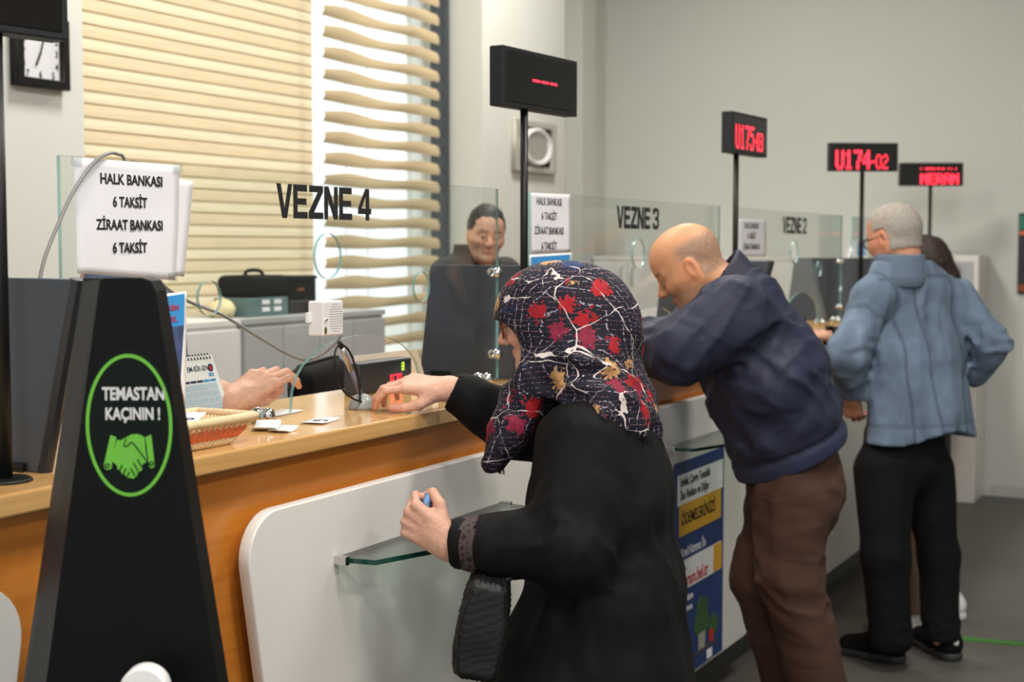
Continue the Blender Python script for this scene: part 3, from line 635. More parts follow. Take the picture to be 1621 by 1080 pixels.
for c_, m in enumerate((M_BLUE, M_BLUE, M_NAVYP, M_NAVYP, M_NAVYP)):
    x = cx1 + skew * .6 - .013 - c_ * .0205; obj('day_heading', plate([[(x - .018, .0815), (x, .0815), (x, .0865), (x - .018, .0865)]], .0003, leanM(0, 0, .001)), m, t)
obj('lettering', text('EM-BİR-SEN', .0150, leanM(cx1 + skew - .052, .110, .001), .85, .0001, .0002), M_NAVYP, t)
obj('lettering', text('2023', .0095, leanM(cx1 + skew - .014, .0955, .001), .9, .0003, .0002), M_BLUE, t)
obj('crest', plate([circle(cx1 + skew - .013, .110, .0085, n=24)], .0004, leanM(0, 0, .001)), M_NAVYP, t)
obj('crest_centre', plate([circle(cx1 + skew - .013, .110, .0045, n=20)], .0004, leanM(0, 0, .0014)), M_REDP, t)
fx = cx1 - .022; obj('flag_dot', plate([circle(fx, .0175, .0065, n=24)], .0004, leanM(0, 0, .0014)), M_REDP, t)
obj('flag_crescent', plate([circle(fx - .001, .0175, .004, n=18), circle(fx + .0006, .0175, .0031, n=18)], .0003, leanM(0, 0, .0018)), M_WHITEP, t)
# ------------------------------------------------------------------ customer price display
def seg7(bm, ch, x, z, w, h, y):
    S = {'8': 'abcdefg', '7': 'abc', '0': 'abcdef'}[ch]; k = .0022
    R = {'a': (x, z + h - k, x + w, z + h), 'd': (x, z, x + w, z + k), 'g': (x, z + h / 2 - k / 2, x + w, z + h / 2 + k / 2), 'f': (x, z + h / 2, x + k, z + h), 'e': (x, z, x + k, z + h / 2), 'b': (x + w - k, z + h / 2, x + w, z + h), 'c': (x + w - k, z, x + w, z + h / 2)}
    for s in S: r = R[s]; bx(bm, (r[0], y - .0006, r[1]), (r[2], y, r[3]))
d0, d1 = AX(568, 600, y=1.93), AX(652, 600, y=1.93)
t = thing('price_display', 'charcoal price display with green and red digits on the counter', 'display', ((d0[0] + d1[0]) / 2, 1.95, CT))
obj('housing', box((d0[0], 1.93, CT), (d1[0], 1.975, CT + .078), .004), mat('device_grey', rgb(58, 60, 66), .35), t)
obj('screen', box((d0[0] + .008, 1.9285, CT + .006), (d1[0] - .006, 1.932, CT + .072)), mat('device_screen', rgb(44, 46, 52), .2), t)
bm = bmesh.new(); g0 = AX(636, 590, y=1.928)[0]; seg7(bm, '8', g0, CT + .048, .011, .02, 1.928); obj('green_digit', bm, M_GREEN, t)
for i, ch in enumerate('870'):
    bm = bmesh.new(); seg7(bm, ch, AX(618, 600, y=1.928)[0] + i * .019, CT + .012, .014, .028, 1.928); obj('red_digit', bm, M_RED, t)
t = thing('paper_sheet', 'cream printed sheet leaning behind the price display', 'paper', (d1[0], 2.0, CT))
obj('sheet', plate([[(d1[0] - .16, 0), (d1[0] + .16, 0), (d1[0] + .135, .088), (d1[0] - .16, .09)]], .0008, Matrix.Translation((0, 1.985, CT + .001)) @ Matrix.Rotation(-.15, 4, 'X') @ XZ(0, 0, 0)), mat('paper_cream', rgb(226, 206, 188), .7), t)
# ------------------------------------------------------------------ blue poster on the second panel
t = thing('wall_poster', 'blue advertising poster on the white panel between woman and bald man', 'poster', (4.32, 1.588, .13))
PB = lambda x0, x1, z0, z1, m, nm, dy=.0012: obj(nm, plate([[(x0, z0), (x1, z0), (x1, z1), (x0, z1)]], .0008, XZ(0, 1.588 - dy, 0)), m, t)
X0, X1, Z0, Z1 = 4.075, 4.535, .16, .855
obj('sheet', plate([[(X0, Z0), (X1, Z0), (X1, Z1), (X0, Z1)]], .0016, XZ(0, 1.5885, 0)), mat('poster_blue', rgb(34, 62, 120), .5, noise=.25, nscale=(2, 2, 4)), t)
YEL = mat('print_yellow', rgb(226, 170, 50), .5)
PB(X0 + .03, X1 - .015, .72, .815, M_WHITEP, 'white_block'); PB(X0 + .045, X1 - .03, .62, .72, YEL, 'yellow_block')
for s, x, z, h, m, a in (('Emlak, Çevre Temizlik', X0 + .05, .79, .038, M_INK, 'LEFT'), ('İlan Reklam ve Diğer', X0 + .05, .748, .038, M_INK, 'LEFT'), ('ÖDEMELERİNİZİ', X0 + .06, .67, .052, M_INK, 'LEFT'), ('Kredi Kartınız İle', X0 + .06, .565, .04, M_WHITEP, 'LEFT'),
                       ('www.', X0 + .06, .513, .026, M_INK, 'LEFT'), ('meram.bel.tr', X0 + .055, .472, .062, M_REDP, 'LEFT'), ('hızlı ödeme', X0 + .06, .415, .03, M_WHITEP, 'LEFT'), ('yapabilirsiniz', X0 + .06, .38, .026, M_WHITEP, 'LEFT')):
    obj('lettering', text(s, h, XZ(x, 1.5855, z), .78, .0007, .0002, a), m, t)
obj('web_box', plate([arc(X1 - .05, .44 + .035, .03, -90, 90, 8)[0:1] + [(X1 - .03, .445), (X1 - .02, .46), (X1 - .02, .525), (X1 - .03, .54), (X0 + .04, .54), (X0 + .03, .525), (X0 + .03, .46), (X0 + .04, .445)]], .0006, XZ(0, 1.587, 0)), M_WHITEP, t)
PB(X1 - .1, X1 - .02, .447, .538, YEL, 'web_box_end', .0016)
blob = lambda cx, cz, rx, rz, m, nm, j=.12, dy=.0014: obj(nm, plate([[(cx + rx * math.cos(a) * (1 + j * math.sin(5 * a + cx * 40)), cz + rz * math.sin(a) * (1 + j * math.cos(7 * a))) for a in [i * math.pi / 16 for i in range(32)]]], .0006, XZ(0, 1.588 - dy, 0)), m, t)
TREE = mat('print_tree', rgb(58, 96, 54), .6, noise=.5, nscale=(60, 60, 60))
blob(4.33, .315, .065, .075, TREE, 'printed_tree'); blob(4.44, .27, .045, .04, TREE, 'printed_tree')
PB(4.30, 4.36, .215, .27, mat('print_tower', rgb(170, 165, 150), .6), 'printed_tower', .0018); PB(4.40, 4.44, .22, .26, M_REDP, 'printed_flag', .0018)
PB(4.24, 4.48, .205, .217, mat('print_ground', rgb(70, 70, 76), .6), 'printed_ground', .0018); PB(4.38, 4.43, .168, .198, M_WHITEP, 'print_logo', .0014)
# ------------------------------------------------------------------ teller side furniture
def cabinet(name, label, x0, x1, y0, y1, z1, cols, tiers, m, axis='x', group=None, handles=True):
    t = thing(name, label, 'cabinet', ((x0 + x1) / 2, (y0 + y1) / 2, 0), group=group)
    obj('body', box((x0, y0, 0), (x1, y1, z1 - .025), .003), m, t); obj('top', box((x0 - .01, y0 - .012, z1 - .025), (x1 + .01, y1, z1), .003), m, t)
    L = (x1 - x0) if axis == 'x' else (y1 - y0); zs = np.linspace(.06, z1 - .035, tiers + 1)
    for i in range(cols):
        for j in range(tiers):
            a, b = L * i / cols + .004, L * (i + 1) / cols - .004; z0_, z1_ = zs[j] + .004, zs[j + 1] - .004
            lo, hi = ((x0 + a, y0 - .018, z0_), (x0 + b, y0, z1_)) if axis == 'x' else ((x0 - .018, y0 + a, z0_), (x0, y0 + b, z1_))
            d = obj('door', box(lo, hi, .003), m, t)
            if handles:
                s = b - .035 if i % 2 == 0 else a + .035; zc = z0_ + .09 if j == tiers - 1 and tiers > 1 else z1_ - .09
                P = [(s, -.018, zc - .06), (s, -.04, zc - .045), (s, -.046, zc), (s, -.04, zc + .045), (s, -.018, zc + .06)]
                P = [(x0 + p[0], y0 + p[1], p[2]) if axis == 'x' else (x0 + p[1], y0 + p[0], p[2]) for p in P]
                obj('handle', tube(bmesh.new(), spline(P, 4), .006, 8), M_ALU, d, True)
    return t
cabinet('storage_cabinet', 'white low cabinet beside the grey one, behind the desk calendar', 4.02, 4.485, 3.6, 3.93, 1.238, 1, 1, M_WHITE2, handles=False)
cabinet('storage_cabinet', 'grey storage cabinet with curved handles under the cream blinds', 4.505, 5.535, 3.6, 3.93, 1.238, 4, 2, M_GREYCAB)
for i, (y0, y1, lb) in enumerate(((3.42, 3.92, 'white cabinet against the far wall, nearest the column'), (2.9, 3.41, 'white cabinet against the far wall, between two others'), (2.12, 2.89, 'wider white cabinet against the far wall, nearest the counter'))):
    cabinet('storage_cabinet', lb, 8.58, 9.03, y0, y1, 1.468, 2, 1, M_WHITE, 'y', 'white cabinets along the far wall')
t = thing('file_box', 'black file box standing on the grey cabinet', 'box', (5.03, 3.75, 1.238))
obj('box_body', box((4.93, 3.68, 1.238), (5.13, 3.86, 1.385), .006), M_BLACKM, t); obj('lid', box((4.925, 3.675, 1.385), (5.135, 3.865, 1.402), .006), M_BLACK, t); obj('label_plate', box((4.99, 3.678, 1.335), (5.04, 3.681, 1.35)), mat('brass', rgb(150, 100, 60), .4, .6), t)
t = thing('file_box', 'teal file box with white labels on the grey cabinet', 'box', (4.77, 3.75, 1.238))
obj('box_body', box((4.63, 3.66, 1.238), (4.90, 3.84, 1.315), .005), mat('teal_card', rgb(92, 118, 118), .6), t)
for x in (4.72, 4.80):
    for z in (1.258, 1.288): obj('label', box((x, 3.658, z), (x + .05, 3.661, z + .018)), M_WHITEP, t)
t = thing('laptop_bag', 'black bag lying on top of the teal file box', 'bag', (4.80, 3.75, 1.315))
bm = bmesh.new(); bx(bm, (4.65, 3.66, 1.315), (4.92, 3.85, 1.408), .03, 4); obj('bag_body', bm, M_BLACKM, t, True)
obj('handle', tube(bmesh.new(), spline([(4.72, 3.75, 1.40), (4.74, 3.75, 1.425), (4.82, 3.75, 1.425), (4.85, 3.75, 1.40)], 5), .008), M_BLACKM, t, True)
t = thing('paper_bundle', 'cream crumpled bundle beside the teal file box', 'bundle', (4.57, 3.75, 1.238))
bm = bmesh.new(); bmesh.ops.create_icosphere(bm, subdivisions=3, radius=1)
for v in bm.verts: v.co = Vector((4.57 + v.co.x * .055 * (1 + .2 * math.sin(9 * v.co.y + 5 * v.co.z)), 3.75 + v.co.y * .06, 1.238 + max(0, .03 + v.co.z * .04 * (1 + .3 * math.sin(7 * v.co.x)))))
obj('wrapping', bm, mat('cream_paper', rgb(220, 205, 160), .7), t, True)
def office_chair(cx, cy, rz, label):
    t = thing('office_chair', label, 'chair', (cx, cy, 0), rz)
    def loc(nm, bm, m, sm=True): return obj(nm, bm, m, t, sm, True)
    bm = bmesh.new(); bx(bm, (-.23, .17, .78), (.23, .25, 1.19), .05, 4); loc('backrest', bm, M_BLACKM)
    bm = bmesh.new(); bx(bm, (-.25, -.25, .60), (.25, .22, .68), .03, 3); loc('seat', bm, M_BLACKM)
    loc('back_bar', tube(bmesh.new(), [(0, .2, .6), (0, .28, .66), (0, .265, .9)], .02), M_BLACK)
    for s in (-1, 1): loc('armrest', tube(bmesh.new(), spline([(s * .25, .12, .66), (s * .31, .1, .74), (s * .31, .05, .88), (s * .31, -.15, .89), (s * .30, -.2, .8), (s * .26, -.1, .66)], 6), .018), M_BLACK)
    loc('gas_column', cyl(bmesh.new(), (0, 0, .1), (0, 0, .6), .028), M_STEEL)
    for i in range(5):
        a = i * 2 * math.pi / 5; lg = loc('leg', tube(bmesh.new(), [(0, 0, .12), (.3 * math.cos(a), .3 * math.sin(a), .075)], [.028, .018]), M_BLACK)
        obj('castor', lathe(bmesh.new(), [(0, -.02), (.028, -.018), (.028, .018), (0, .02)], (.3 * math.cos(a), .3 * math.sin(a), .03), (math.sin(a), -math.cos(a), 0), 14), M_BLACK, lg, True, True)
    return t
office_chair(3.37, 2.66, math.radians(200), 'black office chair behind the price display')
# ------------------------------------------------------------------ far end
t = thing('end_kiosk', 'white pillar cabinet with grey notice at the far end of the counter', 'cabinet', (8.85, 1.5, 0))
obj('body', box((8.72, 1.49, 0), (9.03, 1.715, 1.478), .006), M_WHITE, t); obj('notice', box((8.716, 1.52, 1.28), (8.72, 1.66, 1.44)), M_GREYCAB, t)
obj('notice_text', text('ÖDEME', .03, Matrix.Translation((8.695, 1.49, 1.40)) @ Matrix(((0, 0, -1, 0), (-1, 0, 0, 0), (0, 1, 0, 0), (0, 0, 0, 1))), .9), M_INK, t) if False else None
t = thing('waste_box', 'dark wall box hanging below the denim jacket by the end pillar', 'box', (8.2, 1.55, .5))
obj('case', box((8.05, 1.48, .62), (8.30, 1.588, .86), .008), M_KICK, t); obj('paper_slip', box((8.12, 1.484, .50), (8.24, 1.487, .62)), M_PAPER, t)
bc0, bc1 = 2.136, 2.272; bcm = (bc0 + bc1) / 2
t = thing('brochure_card', 'folded blue and white brochure card on the far white cabinets', 'card', (8.72, bcm, 1.468))
obj('card', plate([[(bc0, 1.469), (bc1, 1.469), (bc1 - .03, 1.57), (bc0 + .03, 1.57)]], .004, YZ(8.70, 0, 0)), M_WHITEP, t)
obj('blue_print', plate([[(bc0 + .01, 1.475), (bcm, 1.475), (bcm, 1.56), (bc0 + .035, 1.56)]], .001, YZ(8.6972, 0, 0)), M_BLUE, t)
obj('stay', plate([[(bc0 + .03, 1.469), (bc1 - .03, 1.469), (bc1 - .04, 1.54), (bc0 + .04, 1.54)]], .004, YZ(8.75, 0, 0)), M_WHITEP, t)
t = thing('framed_poster', 'dark poster with green and orange bands on the far wall, cropped at the right edge', 'poster', (9.04, 1.19, 1.25))
obj('board', box((9.03, 1.06, 1.245), (9.049, 1.318, 1.73), .002), mat('poster_dark', rgb(40, 40, 42), .5), t)
for z0, z1, m in ((1.63, 1.715, mat('poster_teal', rgb(40, 120, 100), .5)), (1.60, 1.622, M_ORANGE), (1.26, 1.30, mat('poster_rust', rgb(150, 70, 40), .5))): obj('colour_band', box((9.028, 1.066, z0), (9.031, 1.312, z1)), m, t)
tag(obj('floor_tape', plate([[(5.64, 1.12), (5.60, 1.12), (5.76, .0), (5.72, .0)][i] for i in (0, 1, 3, 2)] and [[(5.60, 1.15), (5.65, 1.15), (5.79, .2), (5.74, .2)]], .002, XY(0, 0, .0015)), mat('green_tape', rgb(58, 130, 44), .6, noise=.4, nscale=(60, 60, 60))), 'green tape line stuck across the grey floor', 'tape')
# ------------------------------------------------------------------ clock and spotlight
t = thing('wall_clock', 'square black wall clock with white dial beside the closed blind', 'clock', (3.75, 3.88, 2.09))
kx0, kx1, kz0, kz1 = 3.6256, 3.873, 2.0901, 2.3404
obj('frame', plate([[(kx0, kz0), (kx1, kz0), (kx1, kz1), (kx0, kz1)], [(kx0 + .032, kz0 + .032), (kx1 - .032, kz0 + .032), (kx1 - .032, kz1 - .032), (kx0 + .032, kz1 - .032)]], .04, XZ(0, 3.878, 0), .003), M_BLACK, t)
obj('dial', box((kx0 + .03, 3.88, kz0 + .03), (kx1 - .03, 3.895, kz1 - .03)), mat('dial_white', rgb(214, 214, 216), .5), t)
kc = ((kx0 + kx1) / 2, (kz0 + kz1) / 2)
for n_, (dx, dz) in zip('12 1 2 3 4 5 6 7 8 9 10 11'.split(), ((0, .078), (.05, .078), (.078, .045), (.078, 0), (.078, -.045), (.06, -.078), (0, -.078), (-.06, -.078), (-.078, -.045), (-.078, 0), (-.078, .045), (-.05, .078))):
    obj('numeral', text(n_, .034, XZ(kc[0] + dx, 3.879, kc[1] + dz), .9, .0005), M_INK, t)
for a, L, r in ((205, .05, .004), (18, .075, .003)):
    A_ = math.radians(a); bm = bmesh.new(); tube(bm, [(kc[0], 3.876, kc[1]), (kc[0] + L * math.sin(A_), 3.876, kc[1] + L * math.cos(A_))], r, 6); obj('hand', bm, M_INK, t)
t = thing('spotlight', 'square recessed spotlight with round reflector on the white column', 'lamp', (7.35, 3.75, 1.95))
sx0, sx1, sz0, sz1 = 7.09, 7.615, 1.955, 2.245
SILV = mat('spot_frame', rgb(186, 182, 172), .4, .3)
sq = lambda e: [(sx0 + e, sz0 + e * .55), (sx1 - e, sz0 + e * .55), (sx1 - e, sz1 - e * .55), (sx0 + e, sz1 - e * .55)]
obj('frame', plate([sq(0), sq(.06)], .03, XZ(0, 3.735, 0), .003), SILV, t); obj('backplate', plate([sq(.05)], .01, XZ(0, 3.742, 0)), M_BLACKM, t)
scx, scz = 7.35, 2.10
bm = bmesh.new(); N = 32; prof = [(.106, .0), (.106, .03), (.094, .04), (.080, .02)]
prev = None
for r, h in prof:
    ringv = [bm.verts.new((scx + r * 1.75 * math.cos(2 * math.pi * k / N), 3.737 - h, scz + r * math.sin(2 * math.pi * k / N))) for k in range(N)]
    if prev:
        for k in range(N): bm.faces.new((prev[k], prev[(k + 1) % N], ringv[(k + 1) % N], ringv[k]))
    prev = ringv
obj('rim', bm, M_WHITE2, t, True)
obj('lens', plate([circle(scx, scz, .081 * 1.75, .081)], .012, XZ(0, 3.722, 0)), mat('lens_grey', rgb(170, 168, 162), .25, .4, noise=.25, nscale=(60, 60, 60), bump=.8, bscale=60), t)
# ------------------------------------------------------------------ signed-distance modelling for people and cloth
def nrm(v): v = np.asarray(v, float); return v / np.linalg.norm(v)
def smin(a, b, k):
    h = np.clip(.5 + .5 * (b - a) / k, 0, 1); return b + (a - b) * h - k * h * (1 - h)
def smax(a, b, k): return -smin(-a, -b, k)
def rc(P, a, b, ra, rb, ax=None, s=1.0):
    """tapered capsule, optionally stretched by s along the direction ax"""
    a = np.asarray(a, np.float32); b = np.asarray(b, np.float32); q = P - a; ba = b - a
    if ax is not None:
        ax = np.asarray(ax, np.float32); q = q + np.outer(q @ ax, ax) * (1 / s - 1); ba = ba + ax * (ba @ ax) * (1 / s - 1)
    t = np.clip(q @ ba / max(float(ba @ ba), 1e-9), 0, 1)
    return np.linalg.norm(q - t[:, None] * ba, axis=1) - (ra + (rb - ra) * t)
def ell(P, c, r, M=None):
    q = P - np.asarray(c, np.float32)
    if M is not None: q = q @ np.asarray(M, np.float32)
    r = np.asarray(r, np.float32); k0 = np.linalg.norm(q / r, axis=1); k1 = np.linalg.norm(q / (r * r), axis=1)
    return k0 * (k0 - 1) / np.maximum(k1, 1e-6)
def union(ds, k):
    d = ds[0]
    for e in ds[1:]: d = smin(d, e, k)
    return d
def vnoise(P, seed=0):
    i = np.floor(P).astype(np.int64); f = P - i; f = f * f * (3 - 2 * f); out = 0
    def h(x, y, z):
        n = (x * 374761393 + y * 668265263 + z * 2147483647 + seed * 144665) & 0x7fffffff
        n = ((n ^ (n >> 13)) * 1274126177) & 0x7fffffff; return ((n ^ (n >> 16)) & 0xffff) / 32768.0 - 1
    for dx in (0, 1):
        for dy in (0, 1):
            for dz in (0, 1):
                w = (f[:, 0] if dx else 1 - f[:, 0]) * (f[:, 1] if dy else 1 - f[:, 1]) * (f[:, 2] if dz else 1 - f[:, 2])
                out = out + w * h(i[:, 0] + dx, i[:, 1] + dy, i[:, 2] + dz)
    return out
def folds(P, e1, f1, f2, seed=0):
    """elongated creases: low frequency along e1, high frequency across it"""
    e1 = nrm(e1); a = nrm(np.cross(e1, (.31, .2, .9))); b = np.cross(e1, a)
    Q = np.stack([P @ e1 * f1, P @ a * f2, P @ b * f2], 1); Q = Q + .35 * vnoise(Q * .6, seed + 3)[:, None]
    n = vnoise(Q, seed); return 1 - 2 * np.abs(n)
E12 = [((a, b, c), (a + (x == 0), b + (x == 1), c + (x == 2))) for x in range(3) for a in (0, 1) for b in (0, 1) for c in (0, 1) if (a, b, c)[x] == 0]
def surface(fn, lo, hi, h, band=1.6):
    """iso-surface of fn (surface nets); a coarse pass limits the fine evaluation to a narrow band"""
    lo = np.asarray(lo, float); K = 4; H = h * K
    nc = np.ceil((np.asarray(hi, float) - lo) / H).astype(int) + 1
    ax_ = [lo[i] + H * (np.arange(nc[i]) + .5) - h * .5 for i in range(3)]
    C = np.stack(np.meshgrid(*ax_, indexing='ij'), -1).reshape(-1, 3).astype(np.float32)
    dc = fn(C).reshape(nc); m = np.abs(dc) < H * band
    v = np.repeat(np.repeat(np.repeat(dc, K, 0), K, 1), K, 2).astype(np.float32)
    mf = np.repeat(np.repeat(np.repeat(m, K, 0), K, 1), K, 2)
    idx = np.argwhere(mf); v[mf] = fn((lo + idx * h).astype(np.float32))
    s = v < 0; n = np.array(v.shape) - 1
    cnt = np.zeros(n, np.int8)
    for a in (0, 1):
        for b in (0, 1):
            for c in (0, 1): cnt += s[a:a + n[0], b:b + n[1], c:c + n[2]]
    cells = np.argwhere((cnt > 0) & (cnt < 8)); ids = np.full(n, -1, np.int64); ids[tuple(cells.T)] = np.arange(len(cells))
    pos = np.zeros((len(cells), 3)); num = np.zeros(len(cells))
    for a, b in E12:
        va = v[tuple((cells + a).T)]; vb = v[tuple((cells + b).T)]; k = (va < 0) != (vb < 0)
        t = (va[k] / (va[k] - vb[k]))[:, None]; pos[k] += np.array(a) + t * (np.array(b) - np.array(a)); num[k] += 1
    verts = lo + h * (cells + pos / np.maximum(num, 1)[:, None]); faces = []
    for x in range(3):
        sl0 = [slice(1, n[i]) for i in range(3)]; sl1 = list(sl0); sl0[x] = slice(0, n[x]); sl1[x] = slice(1, n[x] + 1)
        A_, B_ = s[tuple(sl0)], s[tuple(sl1)]; e = np.argwhere(A_ != B_); e0 = e.copy()
        for i in range(3):
            if i != x: e0[:, i] += 1
        fl = A_[tuple(e.T)]; y, z = [(1, 2), (2, 0), (0, 1)][x]
        def cid(dy, dz): q = e0.copy(); q[:, y] += dy; q[:, z] += dz; return ids[tuple(q.T)]
        f = np.stack([cid(-1, -1), cid(0, -1), cid(0, 0), cid(-1, 0)], 1); f[~fl] = f[~fl][:, ::-1]; faces.append(f)
    f = np.concatenate(faces); f = f[(f >= 0).all(1)]; return verts, f
def mesh_of(name, parts):
    V, Fc, o = [], [], 0
    for v, f in parts: V.append(v); Fc.append(f + o); o += len(v)
    V = np.concatenate(V); Fc = np.concatenate(Fc); me = bpy.data.meshes.new(name)
    me.vertices.add(len(V)); me.vertices.foreach_set('co', V.astype(np.float32).ravel())
    me.loops.add(len(Fc) * 4); me.loops.foreach_set('vertex_index', Fc.astype(np.int32).ravel())
    me.polygons.add(len(Fc)); me.polygons.foreach_set('loop_start', np.arange(len(Fc), dtype=np.int32) * 4); me.update(); me.validate()
    return me, V
def colour(me, cols):
    a = me.color_attributes.new('col', 'FLOAT_COLOR', 'POINT'); a.data.foreach_set('color', np.concatenate([cols, np.ones((len(cols), 1))], 1).astype(np.float32).ravel())
def patch(V, Fc, mask, off):
    """second skin over the faces whose vertices are all in mask, lifted by off"""
    k = mask[Fc].all(1); f = Fc[k]; u, inv = np.unique(f, return_inverse=True); inv = inv.reshape(f.shape)
    fn = np.cross(V[Fc[:, 2]] - V[Fc[:, 0]], V[Fc[:, 3]] - V[Fc[:, 1]]); N = np.zeros_like(V)
    for i in range(4): np.add.at(N, Fc[:, i], fn)
    N /= np.maximum(np.linalg.norm(N, axis=1), 1e-12)[:, None]; return V[u] + N[u] * off, inv
L3 = lambda r, g, b: np.array(rgb(r, g, b)[:3])
def ss(x, a, b): t = np.clip((x - a) / (b - a), 0, 1); return t * t * (3 - 2 * t)
# -- head: local axes X forward, Y left, Z up, metres
def basis(f, up=(0, 0, 1), roll=0):
    f = nrm(f); l = nrm(np.cross(up, f)); u = np.cross(f, l)
    l, u = l * math.cos(roll) + u * math.sin(roll), u * math.cos(roll) - l * math.sin(roll); return np.stack([f, l, u], 1)
def head_sdf(p, fat=0.0, neck=True, neck_to=(-.055, 0, -.18)):
    a = lambda *x: np.array(x); py = p.copy(); py[:, 1] = np.abs(py[:, 1])
    d = ell(p, a(-.008, 0, .036), (.098, .076, .090))
    d = smin(d, ell(p, a(.030, 0, .045), (.066, .066, .066)), .03)
    d = smin(d, rc(py, a(.028, .030, -.018), a(.048, .020, -.078), .046 + fat, .030 + fat), .035)
    d = smin(d, rc(py, a(.050, .014, -.090), a(.072, .010, -.098), .024 + fat * .5, .018), .025)
    d = smin(d, rc(py, a(-.012, .056, -.040), a(.030, .040, -.085), .018 + fat, .016 + fat), .03)
    d = smin(d, rc(py, a(.070, .042, -.022), a(.050, .056, -.018), .017 + fat * .6, .017), .02)
    d = smin(d, rc(py, a(.082, .014, .027), a(.070, .046, .024), .0125, .011), .014)
    d = smax(d, -ell(py, a(.096, .033, .004), (.017, .018, .012)), .014)
    d = smin(d, rc(p, a(.084, 0, .016), a(.110, 0, -.026), .0085, .0115), .012)
    d = smin(d, ell(py, a(.096, .012, -.030), (.013, .009, .009)), .008)
    d = smin(d, rc(py, a(.083, .0, -.066), a(.079, .020, -.064), .0095, .006), .008)
    d = smin(d, rc(py, a(.083, .0, -.056), a(.079, .021, -.060), .009, .005), .006)
    d = smax(d, -rc(py, a(.095, 0, -.0605), a(.083, .024, -.0615), .0016, .001), .003)
    eye = ell(py, a(.080, .032, .003), (.0125, .0135, .0115)); d = np.minimum(d, eye)
    d = smin(d, rc(py, a(.0915, .020, .0105), a(.085, .044, .009), .0035, .0035), .004)
    ear = ell(py, a(-.006, .078, -.002), (.019, .010, .033), np.array([[.96, .25, -.15], [-.28, .95, 0], [.14, .04, .99]]).T)
    ear = smax(ear, -ell(py, a(-.001, .088, .002), (.010, .008, .019)), .005)
    ear = smin(ear, rc(py, a(.004, .078, -.024), a(.002, .077, -.030), .006, .006), .008); d = smin(d, ear, .006)
    if neck: d = smin(d, rc(p, a(-.028, 0, -.045), np.array(neck_to), .056 + fat, .062 + fat), .03)
    return d
def head_cols(q, skin, hair=None, hairfn=None, brow=(60, 48, 40), stub=0):
    n = len(q); c = np.tile(skin, (n, 1)); y = np.abs(q[:, 1]); mix = lambda c, t, m: c * (1 - m[:, None]) + t * m[:, None]
    red = skin * np.array([1.02, .72, .66]); nz = vnoise(q * 60, 5) * .5 + .5
    c = c * (1 + .06 * vnoise(q * 90, 2))[:, None]
    c = mix(c, red, .55 * np.exp(-((q[:, 0] - .11) ** 2 + q[:, 1] ** 2 + (q[:, 2] + .028) ** 2) / .018 ** 2))
    c = mix(c, red, .35 * np.exp(-((q[:, 0] - .075) ** 2 + (y - .045) ** 2 + (q[:, 2] + .03) ** 2) / .022 ** 2))
    c = mix(c, red, .6 * ss(y, .076, .084) * (q[:, 2] < .04))
    lip = (q[:, 0] > .074) * np.exp(-((q[:, 2] + .061) / .009) ** 2) * ss(-y, -.027, -.018); c = mix(c, skin * np.array([.8, .45, .42]), .8 * lip)
    if stub: c = mix(c, L3(120, 104, 96), stub * ss(-q[:, 2], .035, .06) * ss(q[:, 0], .0, .03) * (1 - lip) * (.6 + .4 * nz))
    bm_ = (q[:, 0] > .062) * np.exp(-((q[:, 2] - .029 - .05 * (y - .03)) / .0055) ** 2) * ss(y, .008, .014) * ss(-y, -.056, -.048); c = mix(c, L3(*brow), .85 * bm_)
    eye = np.sqrt((q[:, 0] - .080) ** 2 + (q[:, 2] - .003) ** 2 + (y - .032) ** 2); e = (q[:, 0] > .0865) & (eye < .0145) & (np.abs(q[:, 2] - .001) < .0052)
    c[e] = L3(170, 156, 146); r_ = np.hypot(y - .032, q[:, 2] - .002); c[e & (r_ < .0062)] = L3(46, 32, 26)
    lid = (q[:, 0] > .08) * np.exp(-((q[:, 2] - .0095) / .0022) ** 2) * ss(-np.abs(y - .032), -.016, -.012); c = mix(c, L3(58, 42, 36), .7 * lid)
    if hairfn is not None: c = mix(c, hair, hairfn(q))
    return np.clip(c, 0, 1)
# -- hand: wrist W, direction D, back-of-hand normal N, side +1 = right hand
FING = [((.030, .088), (.042, .026, .021), .0088), ((.010, .094), (.047, .030, .022), .0090), ((-.011, .090), (.043, .028, .021), .0086), ((-.030, .080), (.034, .021, .019), .0076)]
def hand_prims(W, D, N, side, curl, thumb, spread=.04, s=1.0):
    D = nrm(D); N = nrm(np.asarray(N, float) - D * np.dot(N, D)); S = np.cross(N, D) * side; W = np.asarray(W, float); pal, fin, tips = [], [], []
    loc = lambda d, t, n: W + s * (D * d + S * t + N * n)
    for i, ((t, d), L, r) in enumerate(FING):
        base = loc(d, t, 0); pal.append((loc(.006, t * .62, -.002), base, .0155 * s, .0115 * s))
        p = base; ang = 0; dirn = nrm(D + S * spread * (1.5 - i)); cs = curl[i] if isinstance(curl[0], (list, tuple)) else curl
        for j in range(3):
            ang += math.radians(cs[j]); v = dirn * math.cos(ang) - N * math.sin(ang); q = p + v * L[j] * s
            fin.append((i, p, q, (r - .0007 * j) * s, (r - .0007 * (j + 1)) * s)); p = q
        tips.append((p, v))
    p = loc(.022, .022, -.008); tr = (.0150, .0115, .0100, .0085)
    for j, (vec, L) in enumerate(zip(thumb, (.044, .034, .027))):
        v = nrm(D * vec[0] + S * vec[1] + N * vec[2]); q = p + v * L * s; fin.append((4, p, q, tr[j] * s, tr[j + 1] * s)); p = q
    tips.append((p, v)); return pal, fin, tips
